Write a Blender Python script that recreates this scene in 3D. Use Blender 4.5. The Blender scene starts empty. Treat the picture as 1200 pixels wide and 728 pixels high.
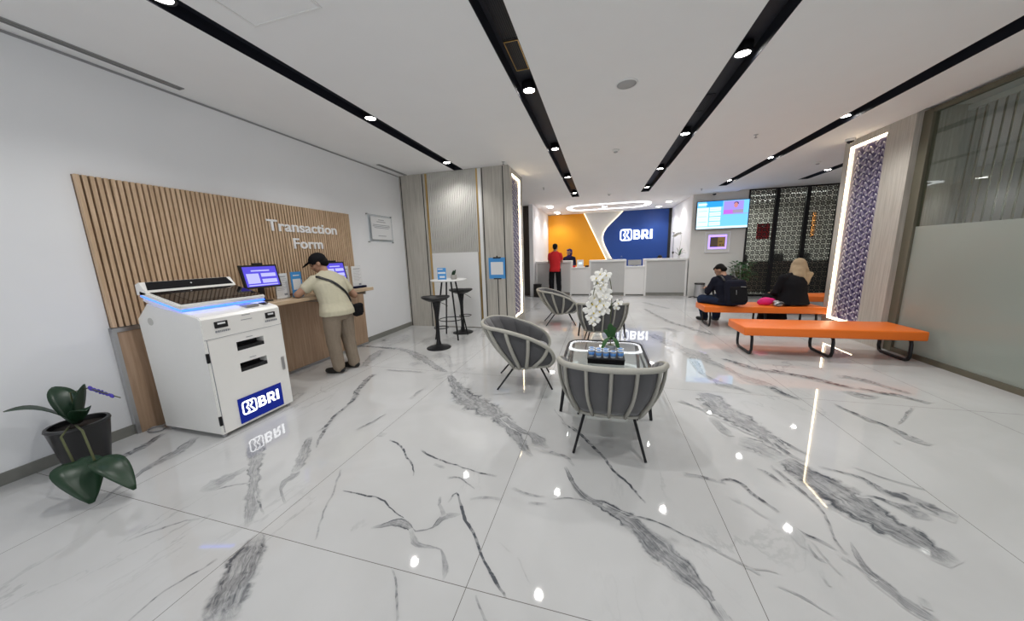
import bpy, bmesh, math, random
from mathutils import Vector, Matrix, Euler
random.seed(7)
PI = math.pi
SC = bpy.context.scene
COL = SC.collection

# ------------------------------------------------------------------ materials
def new_mat(name):
    m = bpy.data.materials.new(name); m.use_nodes = True
    nt = m.node_tree
    return m, nt, nt.nodes['Principled BSDF']

def mat(name, c, rough=.5, metal=0, emit=None, es=0, coat=0, sheen=0, noise=0, nscale=40, bump=0, trans=0, ior=1.45):
    m, nt, b = new_mat(name)
    b.inputs['Base Color'].default_value = (*c, 1)
    b.inputs['Roughness'].default_value = rough
    b.inputs['Metallic'].default_value = metal
    b.inputs['IOR'].default_value = ior
    if coat: b.inputs['Coat Weight'].default_value = coat; b.inputs['Coat Roughness'].default_value = .08
    if sheen: b.inputs['Sheen Weight'].default_value = sheen
    if trans: b.inputs['Transmission Weight'].default_value = trans
    if emit: b.inputs['Emission Color'].default_value = (*emit, 1); b.inputs['Emission Strength'].default_value = es
    if noise or bump:
        tc = nt.nodes.new('ShaderNodeTexCoord'); n = nt.nodes.new('ShaderNodeTexNoise')
        n.inputs['Scale'].default_value = nscale; n.inputs['Detail'].default_value = 4
        nt.links.new(tc.outputs['Object'], n.inputs['Vector'])
        if noise:
            mx = nt.nodes.new('ShaderNodeMix'); mx.data_type = 'RGBA'
            nt.links.new(n.outputs['Fac'], mx.inputs['Factor'])
            mx.inputs['A'].default_value = (*[max(0, x*(1-noise)) for x in c], 1)
            mx.inputs['B'].default_value = (*[min(1, x*(1+noise)) for x in c], 1)
            nt.links.new(mx.outputs['Result'], b.inputs['Base Color'])
        if bump:
            bp = nt.nodes.new('ShaderNodeBump'); bp.inputs['Strength'].default_value = bump; bp.inputs['Distance'].default_value = .01
            nt.links.new(n.outputs['Fac'], bp.inputs['Height']); nt.links.new(bp.outputs['Normal'], b.inputs['Normal'])
    return m

def mat_wood(name, c1, c2, rough=.45, stretch=(6, 6, .5), scale=6, detail=6):
    m, nt, b = new_mat(name)
    tc = nt.nodes.new('ShaderNodeTexCoord'); mp = nt.nodes.new('ShaderNodeMapping')
    mp.inputs['Scale'].default_value = stretch
    n = nt.nodes.new('ShaderNodeTexNoise'); n.inputs['Scale'].default_value = scale; n.inputs['Detail'].default_value = detail
    n.inputs['Distortion'].default_value = .4
    r = nt.nodes.new('ShaderNodeValToRGB')
    r.color_ramp.elements[0].position = .32; r.color_ramp.elements[0].color = (*c1, 1)
    r.color_ramp.elements[1].position = .68; r.color_ramp.elements[1].color = (*c2, 1)
    L = nt.links
    L.new(tc.outputs['Object'], mp.inputs['Vector']); L.new(mp.outputs['Vector'], n.inputs['Vector'])
    L.new(n.outputs['Fac'], r.inputs['Fac']); L.new(r.outputs['Color'], b.inputs['Base Color'])
    b.inputs['Roughness'].default_value = rough
    return m

def mat_emit(name, c, s):
    m = bpy.data.materials.new(name); m.use_nodes = True; nt = m.node_tree
    nt.nodes.clear(); e = nt.nodes.new('ShaderNodeEmission'); o = nt.nodes.new('ShaderNodeOutputMaterial')
    e.inputs['Color'].default_value = (*c, 1); e.inputs['Strength'].default_value = s
    nt.links.new(e.outputs[0], o.inputs['Surface'])
    return m

def mat_pane(name, tint, tintfac, gloss_rough=.02, ior=1.5, body=None, bodyfac=0, gmax=1.0):
    """a thin pane: transparent + fresnel reflection, optionally a milky body"""
    m = bpy.data.materials.new(name); m.use_nodes = True; nt = m.node_tree; nt.nodes.clear()
    N, L = nt.nodes.new, nt.links.new
    tr = N('ShaderNodeBsdfTransparent'); tr.inputs['Color'].default_value = (*tint, 1)
    base = tr.outputs[0]
    if body:
        d = N('ShaderNodeBsdfTranslucent'); d.inputs['Color'].default_value = (*body, 1)
        d2 = N('ShaderNodeBsdfDiffuse'); d2.inputs['Color'].default_value = (*body, 1)
        a = N('ShaderNodeMixShader'); a.inputs[0].default_value = .6; L(d.outputs[0], a.inputs[1]); L(d2.outputs[0], a.inputs[2])
        mx = N('ShaderNodeMixShader'); mx.inputs[0].default_value = bodyfac
        L(base, mx.inputs[1]); L(a.outputs[0], mx.inputs[2]); base = mx.outputs[0]
    g = N('ShaderNodeBsdfGlossy'); g.inputs['Roughness'].default_value = gloss_rough
    lw = N('ShaderNodeLayerWeight'); pw = N('ShaderNodeMath'); pw.operation = 'POWER'; L(lw.outputs['Facing'], pw.inputs[0]); pw.inputs[1].default_value = 4.5
    f0 = ((ior-1)/(ior+1))**2
    fr = N('ShaderNodeMath'); fr.operation = 'MULTIPLY_ADD'; L(pw.outputs[0], fr.inputs[0]); fr.inputs[1].default_value = 1-f0; fr.inputs[2].default_value = f0
    mx2 = N('ShaderNodeMixShader'); L(fr.outputs[0], mx2.inputs[0]); L(base, mx2.inputs[1]); L(g.outputs[0], mx2.inputs[2])
    o = N('ShaderNodeOutputMaterial'); L(mx2.outputs[0], o.inputs['Surface'])
    return m

def mat_marble():
    m, nt, b = new_mat('veined_marble_tile')
    N, L = nt.nodes.new, nt.links.new
    def math_(op, a, bb=None, c=None, clamp=False):
        n = N('ShaderNodeMath'); n.operation = op; n.use_clamp = clamp
        for i, v in enumerate((a, bb, c)):
            if v is None: continue
            if isinstance(v, (int, float)): n.inputs[i].default_value = v
            else: L(v, n.inputs[i])
        return n.outputs[0]
    def smooth(v, a, c):
        n = N('ShaderNodeMapRange'); n.interpolation_type = 'SMOOTHSTEP'
        L(v, n.inputs['Value']); n.inputs['From Min'].default_value = a; n.inputs['From Max'].default_value = c
        return n.outputs['Result']
    geo = N('ShaderNodeNewGeometry'); sep = N('ShaderNodeSeparateXYZ'); L(geo.outputs['Position'], sep.inputs[0])
    def noise(scale, detail=5, dist=0, vec=None, rough=.55):
        n = N('ShaderNodeTexNoise'); n.inputs['Scale'].default_value = scale; n.inputs['Detail'].default_value = detail
        n.inputs['Distortion'].default_value = dist; n.inputs['Roughness'].default_value = rough
        L(vec if vec else geo.outputs['Position'], n.inputs['Vector']); return n.outputs['Fac']
    # clouding of the white body
    cl = smooth(noise(1.1, 4, .6), .35, .75)
    mp = N('ShaderNodeMapping'); mp.inputs['Rotation'].default_value = (0, 0, .7); mp.inputs['Scale'].default_value = (1, .35, 1)
    L(geo.outputs['Position'], mp.inputs['Vector'])
    fv = math_('ABSOLUTE', math_('SUBTRACT', noise(1.3, 8, .9, mp.outputs[0], .6), .5))
    gate = smooth(noise(.7, 2), .5, .66)
    hair = math_('MULTIPLY', math_('SUBTRACT', 1.0, smooth(fv, .0, .012)), math_('MULTIPLY', gate, .26))
    # traced veins carry u, v, strength, kind per vertex
    at = N('ShaderNodeAttribute'); at.attribute_name = 'vein'; sv = N('ShaderNodeSeparateColor'); L(at.outputs['Color'], sv.inputs[0])
    u, v, st = sv.outputs[0], sv.outputs[1], sv.outputs[2]; kind = at.outputs['Alpha']
    av = math_('ABSOLUTE', math_('ADD', v, math_('ADD', math_('MULTIPLY', math_('SUBTRACT', noise(24, 5, 1.2), .5), .45), math_('MULTIPLY', math_('SUBTRACT', noise(7, 3, .8), .5), .8))))
    edge = math_('SUBTRACT', 1.0, smooth(av, .55, 1.0))
    cmb = N('ShaderNodeCombineXYZ'); L(math_('MULTIPLY', u, 2.2), cmb.inputs[0]); L(math_('MULTIPLY', v, 1.3), cmb.inputs[1]); L(st, cmb.inputs[2])
    streak = smooth(noise(3.2, 9, 1.0, cmb.outputs[0], .68), .3, .7)
    blot = smooth(noise(14, 7, 1.2), .38, .62)
    rim = math_('MULTIPLY', math_('MULTIPLY', math_('SUBTRACT', smooth(av, .48, .66), smooth(av, .70, .86)), .5), smooth(noise(5, 3, .5), .42, .62))
    band = math_('ADD', math_('ADD', math_('MULTIPLY', streak, .50), math_('MULTIPLY', blot, .20)), rim)
    band = math_('ADD', band, .16)
    line = math_('ADD', math_('MULTIPLY', blot, .75), .45)
    mk = N('ShaderNodeMix'); L(kind, mk.inputs['Factor']); L(line, mk.inputs['A']); L(band, mk.inputs['B'])
    vf = math_('MULTIPLY', math_('MULTIPLY', mk.outputs['Result'], edge), st, clamp=True)
    vf = math_('MULTIPLY', vf, 1.38, clamp=True)
    tot = math_('MAXIMUM', vf, hair)
    c1 = N('ShaderNodeMix'); c1.data_type = 'RGBA'; L(cl, c1.inputs['Factor'])
    c1.inputs['A'].default_value = (.51, .512, .51, 1); c1.inputs['B'].default_value = (.575, .578, .58, 1)
    c2 = N('ShaderNodeMix'); c2.data_type = 'RGBA'; L(tot, c2.inputs['Factor']); L(c1.outputs['Result'], c2.inputs['A'])
    c2.inputs['B'].default_value = (.085, .092, .105, 1)
    # joints every 1.2 x 2.4 m
    jx = math_('PINGPONG', math_('ADD', sep.outputs[0], 12 - .655), .6)
    jy = math_('PINGPONG', math_('ADD', sep.outputs[1], 24 - 1.06), 1.2)
    j = math_('LESS_THAN', math_('MINIMUM', jx, jy), .0016)
    c3 = N('ShaderNodeMix'); c3.data_type = 'RGBA'; L(j, c3.inputs['Factor']); L(c2.outputs['Result'], c3.inputs['A'])
    c3.inputs['B'].default_value = (.16, .15, .14, 1)
    L(c3.outputs['Result'], b.inputs['Base Color'])
    b.inputs['Roughness'].default_value = .03; b.inputs['IOR'].default_value = 1.52
    return m

M = {}
M['marble'] = mat_marble()
M['ceil'] = mat('ceiling_paint', (.86, .86, .86), .85, noise=.02, nscale=3)
M['wall'] = mat('wall_paint', (.84, .85, .87), .75, noise=.02, nscale=3)
M['wallwarm'] = mat('warm_wall_paint', (.70, .69, .66), .7, noise=.02, nscale=3)
M['skirt'] = mat('grey_skirting', (.23, .23, .21), .4, noise=.1, nscale=20)
M['slot'] = mat('ceiling_slot_navy', (.010, .012, .020), .55)
M['oak'] = mat_wood('oak_slat', (.48, .33, .205), (.67, .49, .33), .5, (8, 8, .6), 5)
M['oakdark'] = mat_wood('oak_dark_backing', (.13, .08, .045), (.18, .11, .065), .6)  # dark brown board behind the slats
M['oakpanel'] = mat_wood('oak_panel', (.38, .25, .16), (.50, .35, .24), .42, (9, 9, .5), 5)
M['oaktop'] = mat_wood('oak_worktop', (.50, .37, .24), (.62, .48, .33), .35, (6, .6, 6), 5)
M['greywood'] = mat_wood('pale_grey_wood', (.40, .375, .33), (.53, .505, .455), .45, (14, 14, .6), 4)
M['darkwood'] = mat_wood('dark_brown_wood', (.055, .042, .035), (.09, .07, .06), .35, (14, 14, .6), 4)
M['gold'] = mat('brushed_gold', (.62, .42, .17), .3, 1)
M['blackline'] = mat('black_groove', (.02, .02, .02), .6)
M['ribgrey'] = mat('ribbed_grey', (.56, .55, .52), .45)
M['white'] = mat('white_lacquer', (.80, .80, .79), .3)
M['kiosk'] = mat('kiosk_white', (.84, .83, .80), .33, coat=.2, noise=.015, nscale=30)
M['blackglass'] = mat('black_glass', (.006, .006, .008), .05)
M['screenglass'] = mat('screen_glass_off', (.015, .017, .02), .03, ior=1.6)
M['black'] = mat('black_plastic', (.012, .012, .013), .4)
M['blackmetal'] = mat('black_powder_metal', (.014, .014, .016), .35, .4)
M['steel'] = mat('brushed_steel', (.55, .55, .56), .3, 1)
M['greymetal'] = mat('grey_metal', (.35, .35, .36), .4, .6)
M['orange'] = mat('orange_vinyl', (.80, .17, .018), .38, noise=.06, nscale=6, bump=.05)
M['chairgrey'] = mat('charcoal_fabric', (.075, .075, .08), .85, sheen=.3, noise=.12, nscale=180, bump=.15)
M['seatgrey'] = mat('mid_grey_fabric', (.21, .21, .22), .85, sheen=.3, noise=.12, nscale=180, bump=.15)
M['rope'] = mat('taupe_frame', (.36, .35, .31), .5, noise=.1, nscale=90)
M['navywall'] = mat('royal_blue_panel', (.012, .055, .26), .45)
M['orangewall'] = mat('amber_panel', (.80, .33, .008), .45)
M['lobbygrey'] = mat('pale_grey_panel', (.64, .64, .63), .5)
M['ledwarm'] = mat_emit('warm_led', (1, .80, .52), 11)
M['ledgold'] = mat_emit('soft_warm_led', (1, .84, .58), 1.6)
M['lamp'] = mat_emit('downlight_lens', (1, .97, .92), 30)
M['lampsoft'] = mat_emit('linear_light', (1, .98, .95), 3.0)
M['ring'] = mat_emit('ring_light_diffuser', (.97, .97, 1), 3.2)
M['letters'] = mat('white_letters', (.85, .85, .86), .3)
M['lit'] = mat_emit('backlit_letters', (.93, .95, 1), 2.2)
M['litpanel'] = mat_emit('backlit_navy', (.010, .018, .16), 1.0)
M['purple'] = mat('indigo_relief_ground', (.045, .035, .11), .5)
M['petal'] = mat('pale_relief_petal', (.66, .64, .68), .4)
M['lattice'] = mat('black_lattice', (.012, .012, .013), .5)
M['leaf'] = mat('green_leaf', (.035, .11, .03), .4, noise=.3, nscale=8)
M['leafdark'] = mat('dark_green_leaf', (.012, .04, .018), .35, noise=.3, nscale=8)
M['petalwhite'] = mat('orchid_petal', (.85, .84, .80), .6, emit=None)
M['pistil'] = mat('orchid_centre', (.62, .50, .10), .6)
M['stem'] = mat('plant_stem', (.09, .10, .04), .6)
M['skin'] = mat('skin', (.36, .20, .13), .55)
M['hair'] = mat('black_hair', (.008, .007, .007), .5, ior=1.18)
M['cream'] = mat('cream_cotton', (.52, .49, .37), .9, ior=1.18, noise=.06, nscale=30, bump=.1)
M['khaki'] = mat('khaki_cotton', (.27, .22, .17), .9, ior=1.18, noise=.08, nscale=40, bump=.1)
M['redcloth'] = mat('red_polo', (.60, .03, .035), .85, ior=1.18, noise=.08, nscale=30)
M['navycloth'] = mat('navy_cloth', (.010, .012, .035), .85, ior=1.18, noise=.1, nscale=30)
M['blackcloth'] = mat('black_cloth', (.012, .012, .014), .9, ior=1.18, noise=.1, nscale=30)
M['jeans'] = mat('dark_denim', (.02, .03, .06), .9, ior=1.18, noise=.15, nscale=60)
M['hijab'] = mat('beige_hijab', (.38, .29, .19), .85, ior=1.18, noise=.06, nscale=20)
M['hijabnavy'] = mat('indigo_hijab', (.03, .02, .10), .85, ior=1.18)
M['pink'] = mat('hot_pink_fabric', (.75, .02, .20), .7)
M['paper'] = mat('printed_paper', (.78, .79, .80), .6)
M['print'] = mat('grey_print', (.30, .31, .34), .7)
M['acryblue'] = mat('sky_blue_card', (.06, .30, .68), .35)
M['acryl'] = mat_pane('clear_acrylic', (.93, .95, .96), 1, .03)
M['glass'] = mat_pane('table_glass', (.80, .84, .83), 1, .02, 1.6)
M['pane'] = mat_pane('partition_glass', (.82, .86, .84), 1, .01, 1.5)
M['frost'] = mat_pane('frosted_glass', (.80, .86, .82), 1, .12, 1.5, (.52, .57, .52), .9)
M['olive'] = mat('olive_frame', (.16, .15, .11), .4, .3)
M['blind'] = mat('blind_slat', (.33, .31, .25), .7)
M['scr_blue'] = mat_emit('screen_violet', (.09, .07, .55), 1.0)
M['scr_light'] = mat_emit('screen_lilac', (.42, .42, .85), 1.0)
M['tv_cyan'] = mat_emit('screen_cyan', (.16, .50, .95), 1.1)
M['tv_light'] = mat_emit('screen_pale_cyan', (.62, .84, .98), 1.1)
M['tv_blue'] = mat_emit('screen_azure', (.03, .30, .85), 1.1)
M['tv_violet'] = mat_emit('screen_mauve', (.30, .24, .72), 1.1)
M['tv_pink'] = mat_emit('screen_magenta', (.45, .12, .60), 1.1)
M['tv_skin'] = mat_emit('screen_skin', (.55, .22, .24), 1.0)
M['tv_dark'] = mat_emit('screen_dark', (.04, .04, .10), 1.0)
M['tv_grey'] = mat_emit('screen_taupe', (.32, .27, .38), 1.0)
M['led_blue'] = mat_emit('blue_led', (.035, .12, 1.0), 3.2)
M['led_lilac'] = mat_emit('violet_backlight', (.30, .20, 1.0), 2.0)
M['bronze'] = mat('bronze_plate', (.16, .12, .09), .4, .4)
M['brass'] = mat('brass_plate', (.50, .34, .12), .35, .6)
M['redposter'] = mat('red_banner', (.60, .02, .03), .6, emit=(.6, .02, .03), es=.15)  # faint glow put into the banner colour, shared by the card box
M['orangelight'] = mat_emit('orange_lit_bar', (1, .42, .12), 1.1)
M['cup'] = mat('cup_plastic', (.75, .80, .86), .15)
M['cupblue'] = mat('cup_blue_label', (.10, .28, .66), .3)
M['pot'] = mat('black_pot', (.015, .015, .016), .3)
M['potgrey'] = mat('grey_pot', (.35, .34, .32), .6)
M['soil'] = mat('soil', (.03, .02, .015), .95, noise=.4, nscale=60)
M['blueflower'] = mat('violet_blue_petal', (.07, .05, .42), .6)
M['speaker'] = mat('speaker_grille', (.42, .42, .42), .7)
M['desk'] = mat('dark_desk', (.42, .31, .24), .4)
M['jacket'] = mat('near_black_jacket', (.012, .013, .022), .85, ior=1.18, noise=.1, nscale=30)
M['petallilac'] = mat('lilac_relief_petal', (.26, .23, .34), .45)
M['shoe'] = mat('black_shoe', (.012, .012, .012), .5)

# ------------------------------------------------------------------ mesh builder
class MB:
    def __init__(s): s.bm = bmesh.new(); s.mi = 0
    def _fin(s, geom):
        fs = set()
        for v in geom:
            if isinstance(v, bmesh.types.BMVert):
                for f in v.link_faces: fs.add(f)
        for f in fs: f.material_index = s.mi
    def box(s, a, b, bevel=0, rot=None, seg=2):
        c = [(a[i]+b[i])/2 for i in range(3)]; d = [abs(b[i]-a[i]) for i in range(3)]
        mt = Matrix.Translation(c)
        if rot: mt = mt @ Euler(rot).to_matrix().to_4x4()
        r = bmesh.ops.create_cube(s.bm, size=1, matrix=mt @ Matrix.Diagonal((*d, 1)))
        vs = r['verts']; s._fin(vs)
        if bevel:
            es = set(e for v in vs for e in v.link_edges)
            k = bmesh.ops.bevel(s.bm, geom=list(es), offset=bevel, segments=seg, affect='EDGES', profile=.5, clamp_overlap=True)
            for f in k['faces']: f.material_index = s.mi
        return s
    def cyl(s, p0, p1, r0, r1=None, n=12):
        r1 = r0 if r1 is None else r1
        p0, p1 = Vector(p0), Vector(p1); d = p1-p0
        q = d.to_track_quat('Z', 'Y').to_matrix().to_4x4()
        r = bmesh.ops.create_cone(s.bm, cap_ends=True, segments=n, radius1=r0, radius2=r1, depth=d.length, matrix=Matrix.Translation((p0+p1)/2) @ q)
        s._fin(r['verts']); return s
    def ball(s, c, r, n=12, rot=None, sub=None):
        if not hasattr(r, '__len__'): r = (r, r, r)
        mt = Matrix.Translation(c)
        if rot is not None: mt = mt @ (rot if isinstance(rot, Matrix) else Euler(rot).to_matrix().to_4x4())
        mt = mt @ Matrix.Diagonal((*r, 1)); m_ = max(6, n*2//3); bm = s.bm
        top, bot = bm.verts.new(mt @ Vector((0, 0, 1))), bm.verts.new(mt @ Vector((0, 0, -1)))
        rings = [[bm.verts.new(mt @ Vector((math.sin(PI*j/m_)*math.cos(2*PI*k/n), math.sin(PI*j/m_)*math.sin(2*PI*k/n), math.cos(PI*j/m_)))) for k in range(n)] for j in range(1, m_)]
        fs = []
        for k in range(n):
            q = (k+1) % n
            fs.append(bm.faces.new((top, rings[0][k], rings[0][q]))); fs.append(bm.faces.new((bot, rings[-1][q], rings[-1][k])))
            for A, B in zip(rings, rings[1:]): fs.append(bm.faces.new((A[k], B[k], B[q], A[q])))
        for f in fs: f.material_index = s.mi; f.smooth = True
        return s
    def tube(s, pts, r, n=8, closed=False, flat=None):
        """pts list, r number or list; flat=(a,b) scales section"""
        pts = [Vector(p) for p in pts]; N = len(pts)
        rs = r if hasattr(r, '__len__') else [r]*N
        rings = []; up = None
        for i, p in enumerate(pts):
            a = pts[(i-1) % N] if (closed or i > 0) else pts[i]; b = pts[(i+1) % N] if (closed or i < N-1) else pts[i]
            t = (b-a).normalized()
            if up is None:
                up = Vector((0, 0, 1)) if abs(t.z) < .9 else Vector((1, 0, 0))
            sd = t.cross(up).normalized(); up = sd.cross(t).normalized()
            ring = []
            for k in range(n):
                th = 2*PI*k/n; f = flat or (1, 1)
                ring.append(s.bm.verts.new(p + sd*math.cos(th)*rs[i]*f[0] + up*math.sin(th)*rs[i]*f[1]))
            rings.append(ring)
        M_ = N if closed else N-1
        for i in range(M_):
            A, B = rings[i], rings[(i+1) % N]
            for k in range(n):
                f = s.bm.faces.new((A[k], A[(k+1) % n], B[(k+1) % n], B[k])); f.material_index = s.mi; f.smooth = True
        if not closed:
            for ring in (rings[0][::-1], rings[-1]):
                f = s.bm.faces.new(ring); f.material_index = s.mi
        return s
    def lathe(s, prof, c=(0, 0, 0), n=24, sx=1, sy=1):
        rings = []
        for (r, z) in prof:
            rings.append([s.bm.verts.new((c[0]+r*sx*math.cos(2*PI*k/n), c[1]+r*sy*math.sin(2*PI*k/n), c[2]+z)) for k in range(n)] if r > 1e-6 else [s.bm.verts.new((c[0], c[1], c[2]+z))])
        for A, B in zip(rings, rings[1:]):
            for k in range(n):
                if len(A) == 1 and len(B) == 1: continue
                if len(A) == 1: vs = (A[0], B[(k+1) % n], B[k])
                elif len(B) == 1: vs = (A[k], A[(k+1) % n], B[0])
                else: vs = (A[k], A[(k+1) % n], B[(k+1) % n], B[k])
                f = s.bm.faces.new(vs); f.material_index = s.mi; f.smooth = True
        return s
    def prism(s, poly, ax, d0, d1):
        """poly of 2D points in the plane normal to axis ax ('x': (y,z), 'y': (x,z), 'z': (x,y))"""
        def P(p, d): return {'x': (d, p[0], p[1]), 'y': (p[0], d, p[1]), 'z': (p[0], p[1], d)}[ax]
        A = [s.bm.verts.new(P(p, d0)) for p in poly]; B = [s.bm.verts.new(P(p, d1)) for p in poly]
        fs = [s.bm.faces.new(A), s.bm.faces.new(B[::-1])]
        n = len(poly)
        for k in range(n): fs.append(s.bm.faces.new((A[k], B[k], B[(k+1) % n], A[(k+1) % n])))
        for f in fs: f.material_index = s.mi
        return s
    def quad(s, *p):
        f = s.bm.faces.new([s.bm.verts.new(q) for q in p]); f.material_index = s.mi; return s
    def grid(s, rows, thick=0, smooth=True, closeu=False):
        """rows: list of lists of points; optional thickness along normals"""
        V = [[s.bm.verts.new(p) for p in r] for r in rows]
        fs = []
        for i in range(len(V)-1):
            m_ = len(V[i]); R = m_ if closeu else m_-1
            for k in range(R):
                f = s.bm.faces.new((V[i][k], V[i][(k+1) % m_], V[i+1][(k+1) % m_], V[i+1][k])); f.material_index = s.mi; f.smooth = smooth; fs.append(f)
        if thick:
            bmesh.ops.recalc_face_normals(s.bm, faces=fs)
            g = bmesh.ops.solidify(s.bm, geom=fs, thickness=thick)
            for e in g['geom']:
                if isinstance(e, bmesh.types.BMFace): e.material_index = s.mi; e.smooth = smooth
        return s
    def m(s, i): s.mi = i; return s
    def build(s, name, mats, parent=None, smooth=False, recalc=True, loc=None):
        if recalc: bmesh.ops.recalc_face_normals(s.bm, faces=s.bm.faces[:])
        me = bpy.data.meshes.new(name); s.bm.to_mesh(me); s.bm.free()
        if not isinstance(mats, (list, tuple)): mats = [mats]
        for q in mats: me.materials.append(M[q] if isinstance(q, str) else q)
        if smooth:
            for p in me.polygons: p.use_smooth = True
            try: me.set_sharp_from_angle(angle=math.radians(40))
            except Exception: pass
        o = bpy.data.objects.new(name, me); COL.objects.link(o)
        if parent: o.parent = parent
        if loc: o.location = loc
        return o

def tag(o, label, cat, group=None, kind=None):
    o['label'] = label; o['category'] = cat
    if group: o['group'] = group
    if kind: o['kind'] = kind
    return o
def thing(name, label, cat, loc=(0, 0, 0), rotz=0, group=None):
    o = bpy.data.objects.new(name, None); COL.objects.link(o); o.location = loc; o.rotation_euler = (0, 0, rotz)
    o.empty_display_size = .1
    return tag(o, label, cat, group)
def struct(name, mb, mats, smooth=False):
    o = mb.build(name, mats, smooth=smooth); o['kind'] = 'structure'; return o
def dup(root, loc, rotz=None, label=None):
    def cp(o, parent):
        c = o.copy(); COL.objects.link(c)
        if parent is not None: c.parent = parent
        for ch in [x for x in ALLCH(o)]: cp(ch, c)
        return c
    r = cp(root, None); r.location = loc
    if rotz is not None: r.rotation_euler = (0, 0, rotz)
    if label: r['label'] = label
    return r
def ALLCH(o): return [x for x in bpy.data.objects if x.parent == o]

def text_mesh(name, txt, size, mats, parent, loc, rot, extrude=.008, offset=0, align='LEFT', sx=1.0, spacing=1.0):
    cu = bpy.data.curves.new(name, 'FONT'); cu.body = txt; cu.size = size; cu.extrude = extrude; cu.offset = offset
    cu.align_x = align; cu.space_character = spacing; cu.resolution_u = 4
    t = bpy.data.objects.new(name+'_tmp', cu); COL.objects.link(t)
    dg = bpy.context.evaluated_depsgraph_get(); me = bpy.data.meshes.new_from_object(t.evaluated_get(dg))
    me.name = name
    bpy.data.objects.remove(t); bpy.data.curves.remove(cu)
    me.transform(Matrix.Diagonal((sx, 1, 1, 1)))
    me.materials.clear()
    for q in (mats if isinstance(mats, (list, tuple)) else [mats]): me.materials.append(M[q])
    o = bpy.data.objects.new(name, me); COL.objects.link(o)
    o.location = loc; o.rotation_euler = rot
    if parent: o.parent = parent
    return o

def voxel_union(name, mb, voxel, mats, parent, smooth_it=4, loc=None):
    """joins overlapping shapes into one continuous surface"""
    me = bpy.data.meshes.new(name+'_src'); bmesh.ops.recalc_face_normals(mb.bm, faces=mb.bm.faces[:]); mb.bm.to_mesh(me); mb.bm.free()
    o = bpy.data.objects.new(name+'_src', me); COL.objects.link(o)
    r = o.modifiers.new('r', 'REMESH'); r.mode = 'VOXEL'; r.voxel_size = voxel
    sm = o.modifiers.new('s', 'SMOOTH'); sm.iterations = smooth_it; sm.factor = .5
    dg = bpy.context.evaluated_depsgraph_get(); out = bpy.data.meshes.new_from_object(o.evaluated_get(dg)); out.name = name
    bpy.data.objects.remove(o); bpy.data.meshes.remove(me)
    out.materials.clear()
    for q in (mats if isinstance(mats, (list, tuple)) else [mats]): out.materials.append(M[q])
    for p in out.polygons: p.use_smooth = True; p.material_index = 0
    k = bpy.data.objects.new(name, out); COL.objects.link(k)
    if parent: k.parent = parent
    if loc: k.location = loc
    return k
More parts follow.
